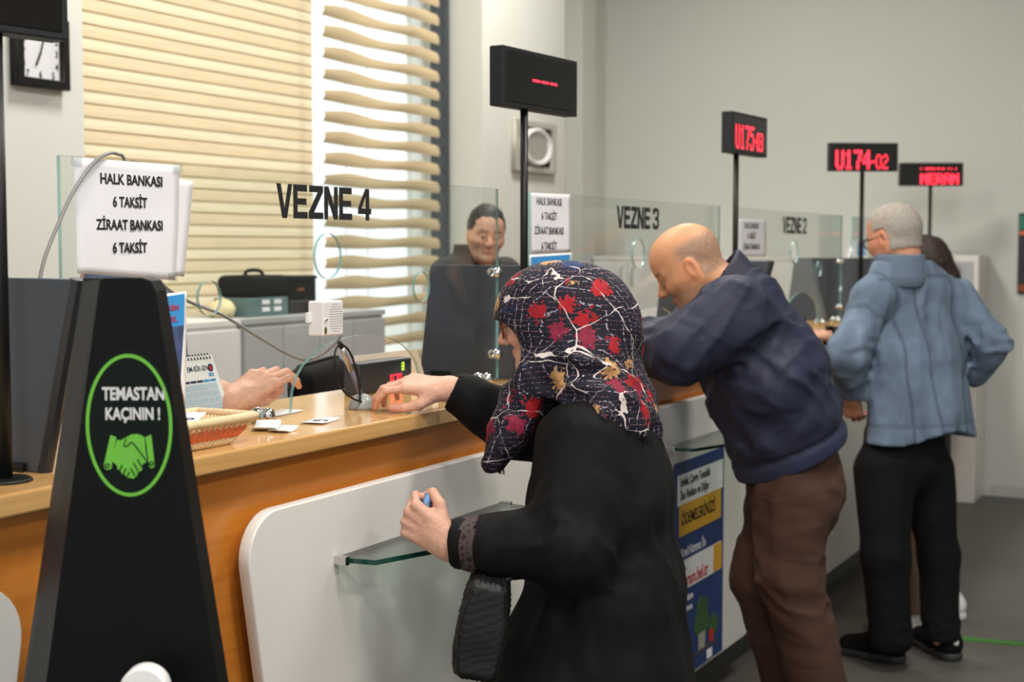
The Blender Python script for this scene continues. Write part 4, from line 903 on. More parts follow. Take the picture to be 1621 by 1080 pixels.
def hand_mesh(W, D, N, side, curl, thumb, fore=None, rf=.027, spread=.04, s=1.0, h=.0022):
    pal, fin, tips = hand_prims(W, D, N, side, curl, thumb, spread, s); W = np.asarray(W, float)
    def fn(P):
        d = union([rc(P, a, b, x, y) for a, b, x, y in pal], .010 * s)
        D_ = nrm(D); d = smin(d, rc(P, W - D_ * .02, W + D_ * .02, rf * .92, .024 * s, nrm(N), .72), .02)
        for k in range(5):
            f = union([rc(P, a, b, x, y) for i, a, b, x, y in fin if i == k], .004); d = smin(d, f, .006 if k < 4 else .014)
        if fore is not None: d = smin(d, rc(P, W - D_ * .01, fore, rf, rf * 1.35), .02)
        return d + .0006 * vnoise(P * 260, 4)
    pts = np.array([x for a, b, _, _ in pal for x in (a, b)] + [x for _, a, b, _, _ in fin for x in (a, b)] + [W, W - nrm(D) * .03] + ([fore] if fore is not None else []))
    v, f = surface(fn, pts.min(0) - .05, pts.max(0) + .05, h); return (v, f), tips
def hand_cols(V, tips, skin, red):
    c = skin * (1 + .07 * vnoise(V * 120, 1))[:, None]; m = np.zeros(len(V))
    for p, v in tips: m = np.maximum(m, np.exp(-((V - p) ** 2).sum(1) / .022 ** 2))
    return c * (1 - .45 * m[:, None]) + red * .45 * m[:, None]
SKINM = lambda: mat('skin', (0, 0, 0, 1), .5, spec=.35, attr=True, bump=.12, bscale=700)
def body_object(parts, cols, parent, label=None):
    me, V = mesh_of('body', parts); colour(me, np.concatenate(cols)); return obj('body', me, SKINM(), parent, True)
def low(prims, lo, hi, h=.014, k=.03): return surface(lambda P: union([rc(P, *a) for a in prims], k), lo, hi, h)
def cloth(name, fn, lo, hi, h, m, parent, colfn=None):
    v, f = surface(fn, lo, hi, h); me, V = mesh_of(name, [(v, f)])
    if colfn is not None: colour(me, colfn(V))
    o = obj(name, me, m, parent, True); return o, v, f
def shoe(parent, heel, toe, m_up, m_sole, w=.05, name='shoe', accents=None):
    heel = np.asarray(heel, float); toe = np.asarray(toe, float); heel[2] = toe[2] = 0; D = nrm(toe - heel); S = np.array([-D[1], D[0], 0]); L = np.linalg.norm(toe - heel)
    at_ = lambda d, s, z: heel + D * d * L + S * s + ZA * z
    def fn(P):
        d = union([rc(P, at_(.14, 0, .055), at_(.45, 0, .05), .043, .044), rc(P, at_(.45, 0, .05), at_(.84, .004, .035), .047, .040), rc(P, at_(.16, 0, .06), at_(.22, 0, .105), .043, .042)], .03)
        d = smax(d, P[:, 2] - .115 + .0, .006); return smax(d, .018 - P[:, 2], .004)
    lo, hi = np.minimum(heel, toe) - .08, np.maximum(heel, toe) + .08; lo[2], hi[2] = -.01, .16
    up, _, _ = cloth(name, fn, lo, hi, .006, m_up, parent)
    def fs(P):
        d = union([rc(P, at_(.13, 0, .02), at_(.5, 0, .02), .046, .046), rc(P, at_(.5, 0, .02), at_(.86, .004, .02), .048, .043)], .02)
        d = smax(d, P[:, 2] - .03, .004); return smax(d, .001 - P[:, 2], .002)
    v, f = surface(fs, lo, hi, .006); me, _ = mesh_of('sole', [(v, f)]); obj('sole', me, m_sole, up, True)
    bm = bmesh.new()
    for q in (.46, .54, .62): tube(bm, [at_(q, -.03, .088 - (q - .46) * .1), at_(q + .02, 0, .099 - (q - .46) * .1), at_(q, .03, .088 - (q - .46) * .1)], .0035, 6)
    obj('laces', bm, m_up, up, True)
    if accents: obj('reflective_tab', box(at_(.005, 0, .075) - .012, at_(.005, 0, .075) + .012, .004), accents, up)
    return up
def person(label, foot, **k): return thing('person', label, 'person', (float(foot[0]), float(foot[1]), 0), **k)
def glasses(parent, M, c, s, m, lens):
    W_ = lambda x, y, z: np.asarray(c) + M @ (np.array([x, y, z]) * s)
    g = None
    for sg in (-1, 1):
        ringp = [W_(.103 - .25 * abs(.026 * math.cos(a)) * 0 - .1 * (sg * (.033 + .026 * math.cos(a)) * sg) ** 2 * 20, sg * (.034 + .026 * math.cos(a)), .0 + .019 * math.sin(a)) for a in [i * math.pi / 10 for i in range(21)]]
        r = obj('spectacles', tube(bmesh.new(), ringp, .0022, 6), m, parent, True) if g is None else obj('rim', tube(bmesh.new(), ringp, .0022, 6), m, g, True)
        g = g or r
        bm = bmesh.new(); bm.faces.new([bm.verts.new(V3(p)) for p in ringp[:-1]]); obj('lens', bm, lens, g)
        obj('temple', tube(bmesh.new(), [W_(.098, sg * .060, .006), W_(.06, sg * .077, .006), W_(.0, sg * .083, .010), W_(-.018, sg * .083, -.008)], .0021, 6), m, g, True)
    obj('bridge', tube(bmesh.new(), [W_(.106, -.009, .004), W_(.109, 0, .007), W_(.106, .009, .004)], .002, 6), m, g, True)
    return g
def bb(pts, pad): p = np.array(pts); return p.min(0) - pad, p.max(0) + pad
# ------------------------------------------------------------------ scarf cloth
def scarf_material():
    T = NT('floral_scarf'); b = T.n('ShaderNodeBsdfPrincipled', i_Roughness=.75); b.inputs['Specular IOR Level'].default_value = .25
    tc = T.n('ShaderNodeTexCoord'); co = tc.outputs['Object']
    def noise(scale, detail=2.0): n = T.n('ShaderNodeTexNoise', i_Scale=scale, i_Detail=detail); T.l(co, n.inputs['Vector']); return n
    def warp(scale, amt):
        n = noise(scale); a = T.n('ShaderNodeVectorMath', operation='SUBTRACT'); T.l(n.outputs['Color'], a.inputs[0]); a.inputs[1].default_value = (.5, .5, .5)
        m = T.n('ShaderNodeVectorMath', operation='SCALE'); m.inputs['Scale'].default_value = amt; T.l(a.outputs[0], m.inputs[0])
        s = T.n('ShaderNodeVectorMath', operation='ADD'); T.l(co, s.inputs[0]); T.l(m.outputs[0], s.inputs[1]); return s.outputs[0]
    def math_(op, a, bb=None, clamp=False):
        m = T.n('ShaderNodeMath', operation=op, use_clamp=clamp)
        for i, x in enumerate((a, bb)):
            if x is None: continue
            if hasattr(x, 'links'): T.l(x, m.inputs[i])
            else: m.inputs[i].default_value = x
        return m.outputs[0]
    def voro(vec, scale, feat='F1', rnd=1.0):
        v = T.n('ShaderNodeTexVoronoi', feature=feat, i_Scale=scale); v.inputs['Randomness'].default_value = rnd; T.l(vec, v.inputs['Vector']); return v
    def mixc(fac, c1, c2):
        m = T.n('ShaderNodeMix', data_type='RGBA'); T.l(fac, m.inputs[0])
        for i, c in ((6, c1), (7, c2)):
            if hasattr(c, 'links'): T.l(c, m.inputs[i])
            else: m.inputs[i].default_value = c
        return m.outputs[2]
    base = rgb(24, 23, 36)
    # fine dashed woven lines
    sep = T.n('ShaderNodeSeparateXYZ'); T.l(warp(6, .05), sep.inputs[0])
    dash = noise(210, 0).outputs[0]
    def lines(axis, f, thr):
        s = math_('FRACT', math_('MULTIPLY', axis, f)); return math_('MULTIPLY', math_('LESS_THAN', s, thr), math_('GREATER_THAN', dash, .5))
    diag = math_('ADD', sep.outputs[0], math_('MULTIPLY', sep.outputs[1], .6))
    col = mixc(lines(sep.outputs[2], 95.0, .10), base, rgb(140, 96, 104)); col = mixc(lines(diag, 80.0, .11), col, rgb(150, 145, 158))
    # flowers and leaves
    w1 = warp(70, .03)
    for sc, thr, seed_col, sel in ((16.0, .35, [(0, rgb(150, 24, 32)), (.36, rgb(168, 28, 36)), (.48, rgb(132, 34, 58)), (.60, rgb(36, 54, 98)), (.72, rgb(186, 140, 92)), (.90, rgb(30, 28, 44))], 0),):
        v = voro(w1, sc); f = math_('LESS_THAN', math_('ADD', v.outputs['Distance'], math_('MULTIPLY', math_('SUBTRACT', noise(150, 1).outputs[0], .5), .5)), thr)
        r = T.n('ShaderNodeValToRGB'); r.color_ramp.interpolation = 'CONSTANT'
        while len(r.color_ramp.elements) < len(seed_col): r.color_ramp.elements.new(.5)
        for e, (p, c) in zip(r.color_ramp.elements, seed_col): e.position = p; e.color = c
        sp = T.n('ShaderNodeSeparateColor'); T.l(v.outputs['Color'], sp.inputs[0]); T.l(sp.outputs[0], r.inputs[0])
        shade = T.n('ShaderNodeHueSaturation'); T.l(r.outputs[0], shade.inputs['Color']); rr = T.n('ShaderNodeMapRange'); rr.inputs[3].default_value = .35; rr.inputs[4].default_value = 1.45; T.l(noise(90, 3).outputs[0], rr.inputs[0]); T.l(rr.outputs[0], shade.inputs['Value'])
        col = mixc(f, col, shade.outputs[0])
    # pale branches
    v2 = voro(warp(22, .025), 9.5, 'DISTANCE_TO_EDGE'); thick = T.n('ShaderNodeMapRange'); thick.inputs[1].default_value = .45; thick.inputs[2].default_value = .7; thick.inputs[3].default_value = .001; thick.inputs[4].default_value = .020; T.l(noise(26).outputs[0], thick.inputs[0])
    col = mixc(math_('LESS_THAN', v2.outputs['Distance'], thick.outputs[0]), col, rgb(206, 194, 188))
    T.l(col, b.inputs['Base Color'])
    n = noise(420, 1); bp = T.n('ShaderNodeBump', i_Strength=.25, i_Distance=.001); T.l(n.outputs[0], bp.inputs['Height']); T.l(bp.outputs[0], b.inputs['Normal'])
    T.l(b.outputs[0], T.out.inputs[0]); return T.m
# ================================================================== woman in the floral scarf
def woman():
    Lw = np.array([-.94, -.342, 0]); hip = A(940, 1080, 2.95)
    W = person('woman in black coat and floral headscarf reaching over the counter', hip)
    BLK = mat('black_coat', rgb(13, 12, 12), .8, spec=.2, noise=.15, nscale=(40, 40, 40), bump=.25, bscale=500, fold=((14, 14, 5), .006, (.3, .2, 0)))
    sL, eL, cL = A(915, 702, 2.79), A(903, 868, 2.71), A(716, 860, 2.76); sR, eR, cR = A(925, 695, 3.08), A(822, 672, 3.12), A(716, 619, 3.11)
    ft = np.array([hip[0], hip[1], .26]); dL = nrm(cL - eL); dR = nrm(cR - eR)
    def coat(P):
        d = union([rc(P, A(944, 676, 2.94), A(948, 790, 2.93), .098, .128, Lw, 1.5), rc(P, A(948, 790, 2.93), A(958, 940, 2.93), .128, .148, Lw, 1.42),
                   rc(P, A(958, 940, 2.93), A(936, 1080, 2.95), .148, .196, Lw, 1.25), rc(P, A(936, 1080, 2.95), ft, .196, .235, Lw, 1.2), rc(P, A(985, 690, 2.94), A(1000, 760, 2.94), .058, .062, Lw, 2.0)], .06)
        aL = smin(rc(P, sL, eL, .078, .068), rc(P, eL, cL + dL * .03, .066, .050), .03); aL = smax(aL, (P - cL) @ dL, .004)
        aR = smin(rc(P, sR, eR, .078, .066), rc(P, eR, cR + dR * .03, .064, .040), .03); aR = smax(aR, (P - cR) @ dR, .004)
        el = np.exp(-((P - eL) ** 2).sum(1) / .11 ** 2)
        d = smin(smin(d, aL, .05), aR, .03)
        d = d - .007 * folds(P, (0, 0, 1), 2.2, 9, 1) - .004 * folds(P, (.3, .2, -1), 3.5, 19, 2) - .008 * el * folds(P, (.6, .2, -.6), 9, 26, 4)
        return smax(d, .22 - P[:, 2], .004)
    lo = np.minimum.reduce([cL, cR, ft]) - .32; hi = np.maximum.reduce([cL, cR, A(1000, 620, 2.94)]) + .33; lo[2] = .2; hi[2] = 1.27
    o, v, f = cloth('coat', coat, lo, hi, .0075, BLK, W)
    T = NT('cuff_embroidery'); b = T.n('ShaderNodeBsdfPrincipled', i_Roughness=.8); tc = T.n('ShaderNodeTexCoord'); vo = T.n('ShaderNodeTexVoronoi', feature='DISTANCE_TO_EDGE', i_Scale=75.0); T.l(tc.outputs['Object'], vo.inputs['Vector'])
    cr = T.n('ShaderNodeValToRGB'); cr.color_ramp.elements[0].color = rgb(74, 58, 54); cr.color_ramp.elements[1].color = rgb(30, 25, 25); cr.color_ramp.elements[0].position = .08; cr.color_ramp.elements[1].position = .3; T.l(vo.outputs[0], cr.inputs[0]); T.l(cr.outputs[0], b.inputs['Base Color']); T.l(b.outputs[0], T.out.inputs[0])
    t = (v - cL) @ dL; near = np.linalg.norm(v - cL, axis=1) < .12
    pv, pf = patch(v, f, near & (t < -.022) & (t > -.060), .0012); me, _ = mesh_of('cuff_trim', [(pv, pf)]); obj('cuff_trim', me, T.m, W, True)
    # head, hands
    hc = A(863, 507, 2.94); Mh = basis(-RT * .97 + FH * .12 - ZA * .22); skin, red = L3(216, 166, 142), L3(206, 120, 104); sc = .88
    hv = surface(lambda P: head_sdf(((P - hc) @ Mh / sc).astype(np.float32), .004) * sc, hc - .24, hc + .2, .0042)
    hcol = head_cols((hv[0] - hc) @ Mh / sc, skin)
    wR = cR + dR * .012; D = nrm(-RT * .98 + FH * .04 + ZA * .13)
    hr, tr = hand_mesh(wR, D, ZA * .93 - FH * .32, 1, [(14, 38, 24), (20, 40, 26), (26, 42, 26), (30, 44, 28)], [(.75, .62, -.42), (.95, .10, -.30), (1, -.08, -.22)], cR - dR * .06, .026)
    wL = cL + dL * .012; D2 = nrm(-RT * .80 + ZA * .50 + FH * .22)
    hl, tl = hand_mesh(wL, D2, -FH * .92 - ZA * .1 - RT * .3, -1, [(62, 88, 50), (72, 92, 50), (80, 92, 50), (84, 90, 50)], [(.72, .70, -.25), (.78, .05, -.62), (.40, -.45, -.75)], cL - dL * .06, .027, .0)
    tor = low([(A(944, 700, 2.94), hip, .07, .08), (A(944, 690, 2.94), hc, .05, .05), (sL, eL, .04, .035), (eL, wL, .032, .024), (sR, eR, .04, .035), (eR, wR, .032, .024), (hip, ft - ZA * .1 + Lw * .1, .07, .05), (hip, ft - ZA * .1 - Lw * .1, .07, .05)], lo + [0, 0, -.15], hi + [0, 0, .3])
    body_object([hv, hr, hl, tor], [hcol, hand_cols(hr[0], tr, skin, red), hand_cols(hl[0], tl, skin, red), np.tile(skin, (len(tor[0]), 1))], W)
    # scarf
    SC = scarf_material(); p1, p2 = A(858, 622, 2.8), A(1036, 700, 2.8); pn = nrm(np.cross(p2 - p1, Lw)); pn = pn if pn[2] < 0 else -pn
    Mq = np.stack([RT, FH, ZA], 1); fc = hc + Mh @ np.array([.140, 0, -.022])
    def scarf(P):
        d = smin(ell(P, A(871, 502, 2.94), (.115, .103, .112), Mq), ell(P, A(928, 530, 2.94), (.117, .112, .142), Mq), .05)
        dr = union([rc(P, A(925, 585, 2.94), A(958, 650, 2.93), .086, .092, Lw, 1.7), rc(P, A(962, 648, 2.93), A(1006, 695, 2.93), .068, .046, Lw, 2.2)], .03)
        dr = dr - .011 * folds(P, (A(1010, 640, 2.9) - A(850, 610, 2.9)), 2.5, 17, 8); dr = smax(dr, (P - p1) @ pn, .004); d = smin(d, dr, .03)
        fl = smin(rc(P, A(852, 588, 2.92), A(812, 678, 2.90), .058, .036, Lw, 1.5), rc(P, A(812, 678, 2.90), A(783, 728, 2.88), .036, .024, Lw, 1.6), .02)
        fl = fl - .005 * folds(P, (.25, -.3, -1), 5, 26, 9); d = smin(d, fl, .03)
        d = d - .006 * ss(A(900, 500, 2.94)[2] - P[:, 2], -.02, .08) * folds(P, (A(1010, 620, 2.9) - A(840, 560, 2.9)), 2.5, 14, 12) - .002 * folds(P, (.6, 0, -.5), 5, 14, 13); d = smax(d, -rc(P, A(880, 628, 2.72), A(1000, 612, 2.76), .006, .004), .012)
        hole = ell(P, A(786, 558, 2.93), (.054, .16, .066), Mq); return smax(d, -hole, .006)
    c0 = A(900, 580, 2.93); cloth('headscarf', scarf, c0 - [.33, .33, .25], c0 + [.33, .33, .27], .0055, SC, W)
    bm = bmesh.new(); rnd = random.Random(2)                                   # fringe along the hem and the front corner
    for i in range(70):
        q = A(860 + i * 2.52, 624 + (i / 70) ** 1.15 * 75 - 4, 2.80); q = q - Lw * 0
        e = np.array([rnd.uniform(-.004, .004), rnd.uniform(-.004, .004), -.012 - rnd.random() * .006])
        if i > 44: tube(bm, [q + Lw * .03, q + Lw * .03 + e], .0008, 4)
    for i in range(24): q = A(770 + i * 1.2, 728 + i * .6, 2.85); tube(bm, [q, q + np.array([rnd.uniform(-.004, .004), 0, -.014])], .0008, 4)
    fr = obj('fringe', bm, BLK, W); fr['kind'] = 'stuff'
    glasses(W, Mh, hc, sc, mat('spectacle_brown', rgb(120, 52, 34), .3), glass('lens_clear', (.9, .88, .85, 1), 1.0))
    for s in (-1, 1): shoe(W, ft + Lw * .1 * s - [-.02, .10, 0], ft + Lw * .1 * s + [-.07, .14, 0], M_BLACKM, M_BLACK)
    # banknote roll and handbag
    n0 = A(672, 808, 2.79); n1 = A(679, 782, 2.80); t = thing('banknote_roll', 'rolled blue and white banknote in the woman\'s fist', 'banknote', n0)
    bm = bmesh.new(); dn = nrm(n1 - n0); x, y, _ = frame_of(dn)
    sp_ = [(V3(n0) + (x * math.cos(a) + y * math.sin(a)) * (.0055 + .0009 * a / 3)) for a in [i * .5 for i in range(22)]]; lo_ = [bm.verts.new(p - V3(dn) * .02) for p in sp_]; hi_ = [bm.verts.new(p + V3(n1 - n0) * (1 + .1 * math.sin(i))) for i, p in enumerate(sp_)]
    for i in range(21): bm.faces.new((lo_[i], lo_[i + 1], hi_[i + 1], hi_[i]))
    bo_ = obj('note', bm, mat('banknote', rgb(120, 160, 205), .7, noise=.6, nscale=(120, 120, 120)), t, True)
    obj('white_edge', tube(bmesh.new(), [p + V3(n1 - n0) * 1.02 for p in sp_], .0008, 4), M_WHITEP, t)
    bc = A(766, 985, 2.66); t = thing('handbag', 'black woven handbag hanging at the woman\'s side', 'bag', A(770, 1065, 2.66))
    bu = nrm(A(782, 915, 2.7) - A(757, 1069, 2.7)); bl_ = nrm(RT - bu * (RT @ bu)); bd = np.cross(bu, bl_); Mb = np.stack([bl_, bd, bu], 1); bo3 = A(765, 985, 2.70)
    def bag(P):
        q = (P - bo3) @ Mb; t = q[:, 2] / .09; hw = .026 - .010 * np.clip(t, -1, 1) ** 2 + .006 * (1 - t) * .5
        e = np.abs(q) - np.stack([hw, np.full(len(q), .085), np.full(len(q), .072)], 1); d = np.linalg.norm(np.maximum(e, 0), axis=1) + np.minimum(e.max(1), 0) - .018
        wv = np.sin((q[:, 1] + q[:, 2] + q[:, 0]) * 330) * np.sin((q[:, 1] - q[:, 2] - q[:, 0]) * 330); return d - .0028 * wv - .004 * vnoise(q * 18, 6)
    cloth('bag_body', bag, bc - .19, bc + .19, .0034, mat('bag_leather', rgb(15, 15, 16), .5, spec=.3), t)
    obj('strap', tube(bmesh.new(), spline([A(790, 925, 2.70), A(850, 890, 2.72), A(925, 830, 2.725), A(958, 765, 2.735), A(984, 700, 2.765), A(970, 672, 2.79)], 6), .006, 8), M_BLACK, t, True)
woman()
# ================================================================== bald man in navy jacket
def leg_fn(P, hp, kn, an, r, k=.03): return smin(rc(P, hp, kn, r[0], r[1]), rc(P, kn, an, r[1], r[2]), k)
def bald_man():
    Lm = np.array([-.82, -.57, 0]); hipc = A(1250, 735, 4.17)
    ftL, ftR = A(1316, 1165, 4.1), A(1268, 1150, 4.34); W = person('bald man in navy jacket and brown trousers leaning on the counter', A(1290, 1200, 4.2))
    NAVY = mat('navy_jacket', rgb(38, 41, 61), .6, spec=.3, noise=.08, nscale=(9, 9, 9), bump=.12, bscale=400, fold=((4, 12, 13), .006, (.2, .5, .6)))
    BRN = mat('brown_trousers', rgb(70, 49, 39), .88, spec=.25, noise=.1, nscale=(14, 14, 14), bump=.2, bscale=420, fold=((4, 5, 15), .006, (.2, .35, .3)))
    sL, eL, wL = A(1168, 492, 3.93), A(1075, 556, 3.90), A(990, 552, 4.08); sR, eR, wR = A(1150, 492, 4.28), A(1085, 540, 4.36), A(1010, 540, 4.28)
    h1, h2 = A(1166, 790, 4.0), A(1336, 712, 4.0); pn = nrm(np.cross(h2 - h1, Lm)); pn = pn if pn[2] < 0 else -pn
    nb = A(1138, 440, 4.10); nt = nrm(A(1112, 415, 4.1) - A(1150, 460, 4.1))
    def jacket(P):
        d = union([rc(P, A(1170, 492, 4.10), A(1205, 590, 4.12), .118, .158, Lm, 1.35), rc(P, A(1205, 590, 4.12), A(1243, 690, 4.15), .158, .160, Lm, 1.2), rc(P, A(1243, 690, 4.15), A(1250, 760, 4.16), .160, .148, Lm, 1.15)], .05)
        d = smin(d, smin(rc(P, sL, eL, .098, .072), rc(P, eL, wL, .072, .050), .03), .035)
        d = smin(d, smin(rc(P, sR, eR, .095, .072), rc(P, eR, wR, .072, .050), .03), .035)
        dd = (P - h1) @ pn; fm = ss(-dd, .05, .12)
        d = d - .013 * fm * folds(P, (A(1310, 690, 4) - A(1140, 620, 4)), 1.6, 10, 21) - .006 * fm * folds(P, (A(1280, 640, 4) - A(1130, 540, 4)), 3, 22, 25) - .006 * fm * folds(P, (A(1080, 600, 4) - A(1180, 470, 4)), 4, 20, 3) + .008 * np.exp(-((dd + .055) / .008) ** 2)
        return smax(d, dd, .006)
    o, v, f = cloth('jacket', jacket, *bb([wL, wR, h1, h2, sL, sR, A(1250, 760, 4.16), A(1170, 492, 4.1)], .26), .0075, NAVY, W)
    dd = (v - h1) @ pn; pv, pf = patch(v, f, dd > -.05, .0015); me, _ = mesh_of('waistband', [(pv, pf)]); obj('waistband', me, mat('navy_rib', rgb(38, 42, 70), .7, bump=.4, bscale=260), W, True)
    cz = nrm(A(1122, 418, 4.1) - A(1162, 470, 4.1))
    def collar(P):
        q = (P - A(1150, 448, 4.1)); h_ = q @ cz; d = rc(P, A(1150, 448, 4.1) - cz * .06, A(1150, 448, 4.1) + cz * .06, .092, .080, Lm, 1.0)
        d = np.abs(d) - .007; back = q @ nrm(A(1170, 425, 4.1) - A(1130, 470, 4.1)); return smax(smax(d, h_ - .035 - .25 * back, .004), -h_ - .05, .004)
    cc = A(1148, 445, 4.1); cloth('collar', collar, cc - .16, cc + .16, .006, mat('navy_collar', rgb(32, 34, 54), .6), W)
    kL, aL = A(1250, 910, 4.06), A(1302, 1120, 4.1); kR, aR = A(1204, 915, 4.26), A(1250, 1110, 4.34)
    def trousers(P):
        d = union([rc(P, A(1252, 735, 4.17), A(1260, 775, 4.16), .132, .136, Lm, 1.15), leg_fn(P, A(1256, 790, 4.06), kL, ftL - ZA * .0, (.110, .085, .080)), leg_fn(P, A(1240, 790, 4.26), kR, ftR, (.108, .076, .074))], .035)
        fk = np.exp(-((P[:, 2] - kL[2]) / .2) ** 2)
        d = d - .007 * folds(P, A(1180, 870, 4) - A(1300, 900, 4), 4, 17, 31) * (.35 + fk) - .006 * folds(P, (0, 0, 1), 2.5, 10, 33)
        return smax(d, .06 - P[:, 2], .005)
    cloth('trousers', trousers, *bb([A(1252, 735, 4.17), ftL * [1, 1, 0], ftR * [1, 1, 0], kL, kR], .22), .0085, BRN, W)
    hc = A(1093, 424, 4.08); Mh = basis(-RT * .84 + FH * .10 - ZA * .50); skin = L3(208, 150, 110)
    hv = surface(lambda P: head_sdf(((P - hc) @ Mh).astype(np.float32), .004, neck_to=(-.085, 0, -.14)), hc - .25, hc + .25, .0042)
    def hairmask(q): return ss(-q[:, 0] + .35 * np.maximum(-q[:, 2], 0), -.035, .0) * ss(-q[:, 2], -.085, -.055) * ss(q[:, 2], -.055, -.03) * (np.abs(q[:, 1]) < .079) * (.75 + .25 * vnoise(q * 220, 7)) * .85 * np.where((q[:, 0] > -.02) & (q[:, 2] < .018), ss(q[:, 0], .02, .03) * .6, 1)
    q = (hv[0] - hc) @ Mh; hcol = head_cols(q, skin, L3(112, 100, 90), hairmask, (96, 76, 64), .45)
    tor = low([(A(1170, 500, 4.1), hipc, .09, .09), (A(1150, 460, 4.1), A(1120, 440, 4.09), .05, .05), (sL, eL, .045, .04), (eL, wL, .038, .03), (sR, eR, .045, .04), (eR, wR, .038, .03), (A(1256, 790, 4.06), kL, .08, .06), (kL, ftL, .05, .035), (A(1240, 790, 4.26), kR, .08, .06), (kR, ftR, .05, .035)], A(1230, 900, 4.15) - [.6, .5, .95], A(1250, 800, 4.15) + [.5, .5, .72])
    dl = nrm(wL - eL); hl, tl = hand_mesh(wL + dl * .01, nrm(np.array([-.97, .12, -.05])), ZA, -1, (15, 25, 15), [(.7, .7, -.2), (.9, .2, -.2), (1, 0, -.1)], wL - dl * .05)
    dr = nrm(wR - eR); hr, tr = hand_mesh(wR + dr * .01, nrm(np.array([-.99, .02, -.08])), ZA, 1, (15, 25, 15), [(.7, .7, -.2), (.9, .2, -.2), (1, 0, -.1)], wR - dr * .05)
    red = L3(206, 120, 104)
    body_object([hv, tor, hl, hr], [hcol, np.tile(skin, (len(tor[0]), 1)), hand_cols(hl[0], tl, skin, red), hand_cols(hr[0], tr, skin, red)], W)
    for ft, dv in ((ftL, np.array([-.15, .22, 0])), (ftR, np.array([-.13, .23, 0]))): b_ = ft * [1, 1, 0]; shoe(W, b_ - dv * .35, b_ + dv * .72, M_BLACKM, M_BLACK)
bald_man()
